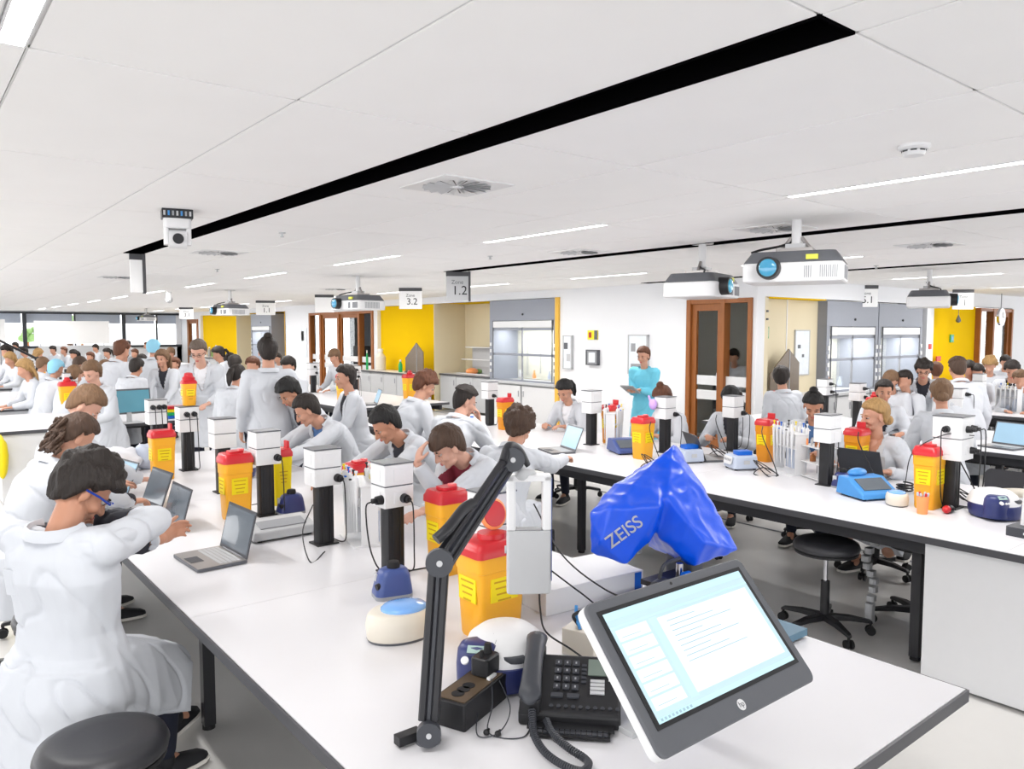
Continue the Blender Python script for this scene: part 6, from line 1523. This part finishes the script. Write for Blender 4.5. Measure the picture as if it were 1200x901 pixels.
# ---- woman in the turquoise gown
P28 = person('woman in a turquoise gown standing at the white wall holding a tablet', A(754,417,1.56), 195, 'stand', lean=3, hair='auburn', style='lowbun', skin='light', fem=True, hp=14, coat=M_GOWN, vox=.011, hL=(.30,.06,1.08), hR=(.33,-.05,1.10), legs='skin')
q = Matrix.Rotation(R(195),3,'Z') @ V((.44,0,0)); b = MB(); b.rbox((0,0,0), (.26,.19,.012), .01, M=Matrix.Rotation(R(-25),4,'Y')); o = b.build('tablet', M_GR, loc=(P28.location.x+q.x, P28.location.y+q.y, 1.12), rot=(0,0,R(195))); tag(o, 'grey tablet held by the woman in the turquoise gown', 'tablet')
# ---- distant people: a few built figures, then individual copies
protos = []
def far(px, py, z, yaw, pose, hair, style, skin, fem, label, lean=14, hp=22, coat=None, vox=.02):
    return person(label, A(px, py, z), yaw, pose, lean=lean, hair=hair, style=style, skin=skin, fem=fem, hp=hp, vox=vox, coat=coat, thick=.024)
far(108,437,1.42,215,'sit','light','short','pale',False,'man with short light hair facing the camera at far left, looking down', vox=.0125, hp=26)
far(160,431,1.40,40,'stand','dark','short','tan',False,'dark haired man seen from behind, stooping right of the blue display', lean=24, vox=.014)
far(190,420,1.50,230,'sit','light','long','light',True,'woman with long light brown hair above the coloured racks at far left', vox=.0135, hp=8)
far(143,411,1.62,30,'stand','auburn','back','light',True,'auburn haired woman with her back turned, below the tall window frame', lean=22, vox=.014)
far(88,440,1.29,40,'sit','light','back','light',False,'sandy haired person seen from behind left of the man facing the camera', lean=20, vox=.015)
far(94,428,1.34,210,'sit','brown','fringe','light',False,'brown haired boy just behind the sandy haired person', vox=.015)
far(66,432,1.38,30,'sit','cap','cap','light',True,'person in a pale blue surgical cap at far left', lean=18, vox=.015)
far(180,408,1.63,60,'stand','cap','cap','light',True,'standing person in a pale blue surgical cap below the far windows', lean=10, vox=.015)
far(296,430,1.42,225,'sit','auburn','back','light',True,'small far woman with auburn hair facing the camera, left of the tall standing person', vox=.016, hp=8)
far(338,430,1.42,215,'sit','dark','short','light',False,'small far dark haired man right of the tall standing person', vox=.016)
far(392,418,1.44,190,'sit','light','fringe','light',False,'fair haired boy behind the red capped bin before the oak doors', vox=.016)
far(256,415,1.50,160,'stand','dark','pony','light',True,'dark haired woman below the farthest yellow panel', vox=.018)
far(275,427,1.40,60,'sit','dark','short','light',False,'dark haired person behind the woman with the brown ponytail', vox=.018)
far(8,412,1.50,200,'sit','dark','short','light',False,'dark haired person at the left picture edge in the far crowd', vox=.018)
far(12,421,1.36,200,'sit','blond','long','light',True,'blond woman at the left picture edge in the far crowd', vox=.018)
def pick(hairc, fem): return None
src = [o for o in bpy.data.objects if o.get('category') == 'person' and o.parent is None][-15:]
SP = {'blond': src[14], 'dark': src[13], 'short': src[12], 'pony': src[11], 'fair': src[10], 'aub': src[8], 'cap': src[6], 'sandy': src[4]}
CR = [ # px, py, z, source, yaw, label
 (28,411,1.36,'short',200,'dark haired figure in front of the left window sill'), (43,415,1.36,'blond',20,'blond woman bending left of the tall far camera arm'), (62,412,1.30,'dark',210,'black haired figure below the left end of the white screen'),
 (75,410,1.34,'aub',200,'auburn figure under the left half of the white screen'), (97,408,1.32,'short',200,'small dark haired figure under the middle of the white screen'), (112,409,1.32,'dark',190,'small black haired figure under the right half of the white screen'),
 (106,417,1.32,'aub',215,'small brunette behind the man facing the camera'), (127,412,1.38,'pony',200,'small dark ponytailed figure left of the auburn haired woman'), (145,424,1.28,'dark',30,'dark haired figure between the stooping man and the auburn woman'),
 (158,413,1.34,'aub',210,'small auburn figure under the narrow window frame'), (166,421,1.36,'short',40,'dark haired figure right above the stooping man'), (123,428,1.28,'sandy',215,'sandy haired figure right of the man facing the camera'),
 (200,412,1.40,'fair',205,'small fair haired figure right of the standing person in the cap'), (205,425,1.34,'aub',215,'small figure above the small red capped bin'), (33,432,1.38,'blond',190,'blond figure beside the far small touchscreen'),
 (50,425,1.36,'fair',25,'fair haired figure right of the far camera arm'), (268,420,1.36,'pony',30,'distant ponytailed figure under the right part of the farthest yellow panel'), (325,418,1.30,'short',210,'distant dark haired figure beside the tall standing person'),
 (88,416,1.34,'pony',210,'dark ponytailed figure behind the brown haired boy'), (18,404,1.42,'dark',180,'tiny dark head at the window sill, far left'), (82,404,1.36,'sandy',200,'tiny brown head just below the white screen, centre'),
 (136,403,1.40,'fair',200,'tiny head just right of the white screen'), (150,402,1.42,'short',200,'tiny dark head under the tall window frame'), (172,404,1.40,'aub',180,'tiny auburn head left of the standing cap'),
 (1135,437,1.30,'dark',190,'black haired figure right of the man with short brown hair'), (1145,434,1.34,'short',205,'dark haired figure left of the curly blond person'), (1178,424,1.36,'dark',200,'dark head behind the man at the right picture edge'),
 (1097,432,1.36,'aub',30,'auburn haired figure behind the smiling man in glasses'), (1196,442,1.28,'sandy',190,'sandy haired figure cut off by the right picture edge'), (1044,446,1.30,'fair',190,'small fair figure left of the smiling man in glasses'),
 (870,420,1.55,'dark',200,'dark haired person seen through the oak door glass')]
def headoff(o):
    h = [c for c in o.children if c.name.startswith('hair')][0]
    vs = [v.co for v in h.data.vertices]; c = sum((V(v) for v in vs), V())/len(vs); return c
for px, py, z, k, yaw, l in CR:
    s = SP[k]; hc = headoff(s); p = at(px, py, z)
    if k != 'dark' or px != 870: pass
    if px == 870: p = V((11.0, 7.75, 1.5))
    sc = p.z/hc.z; sc = max(.9, min(1.12, sc)); o = Matrix.Rotation(R(yaw),3,'Z') @ (hc*sc)
    c = dup(s, (p.x-o.x, p.y-o.y, 0), R(yaw), l); c.scale = (sc,)*3
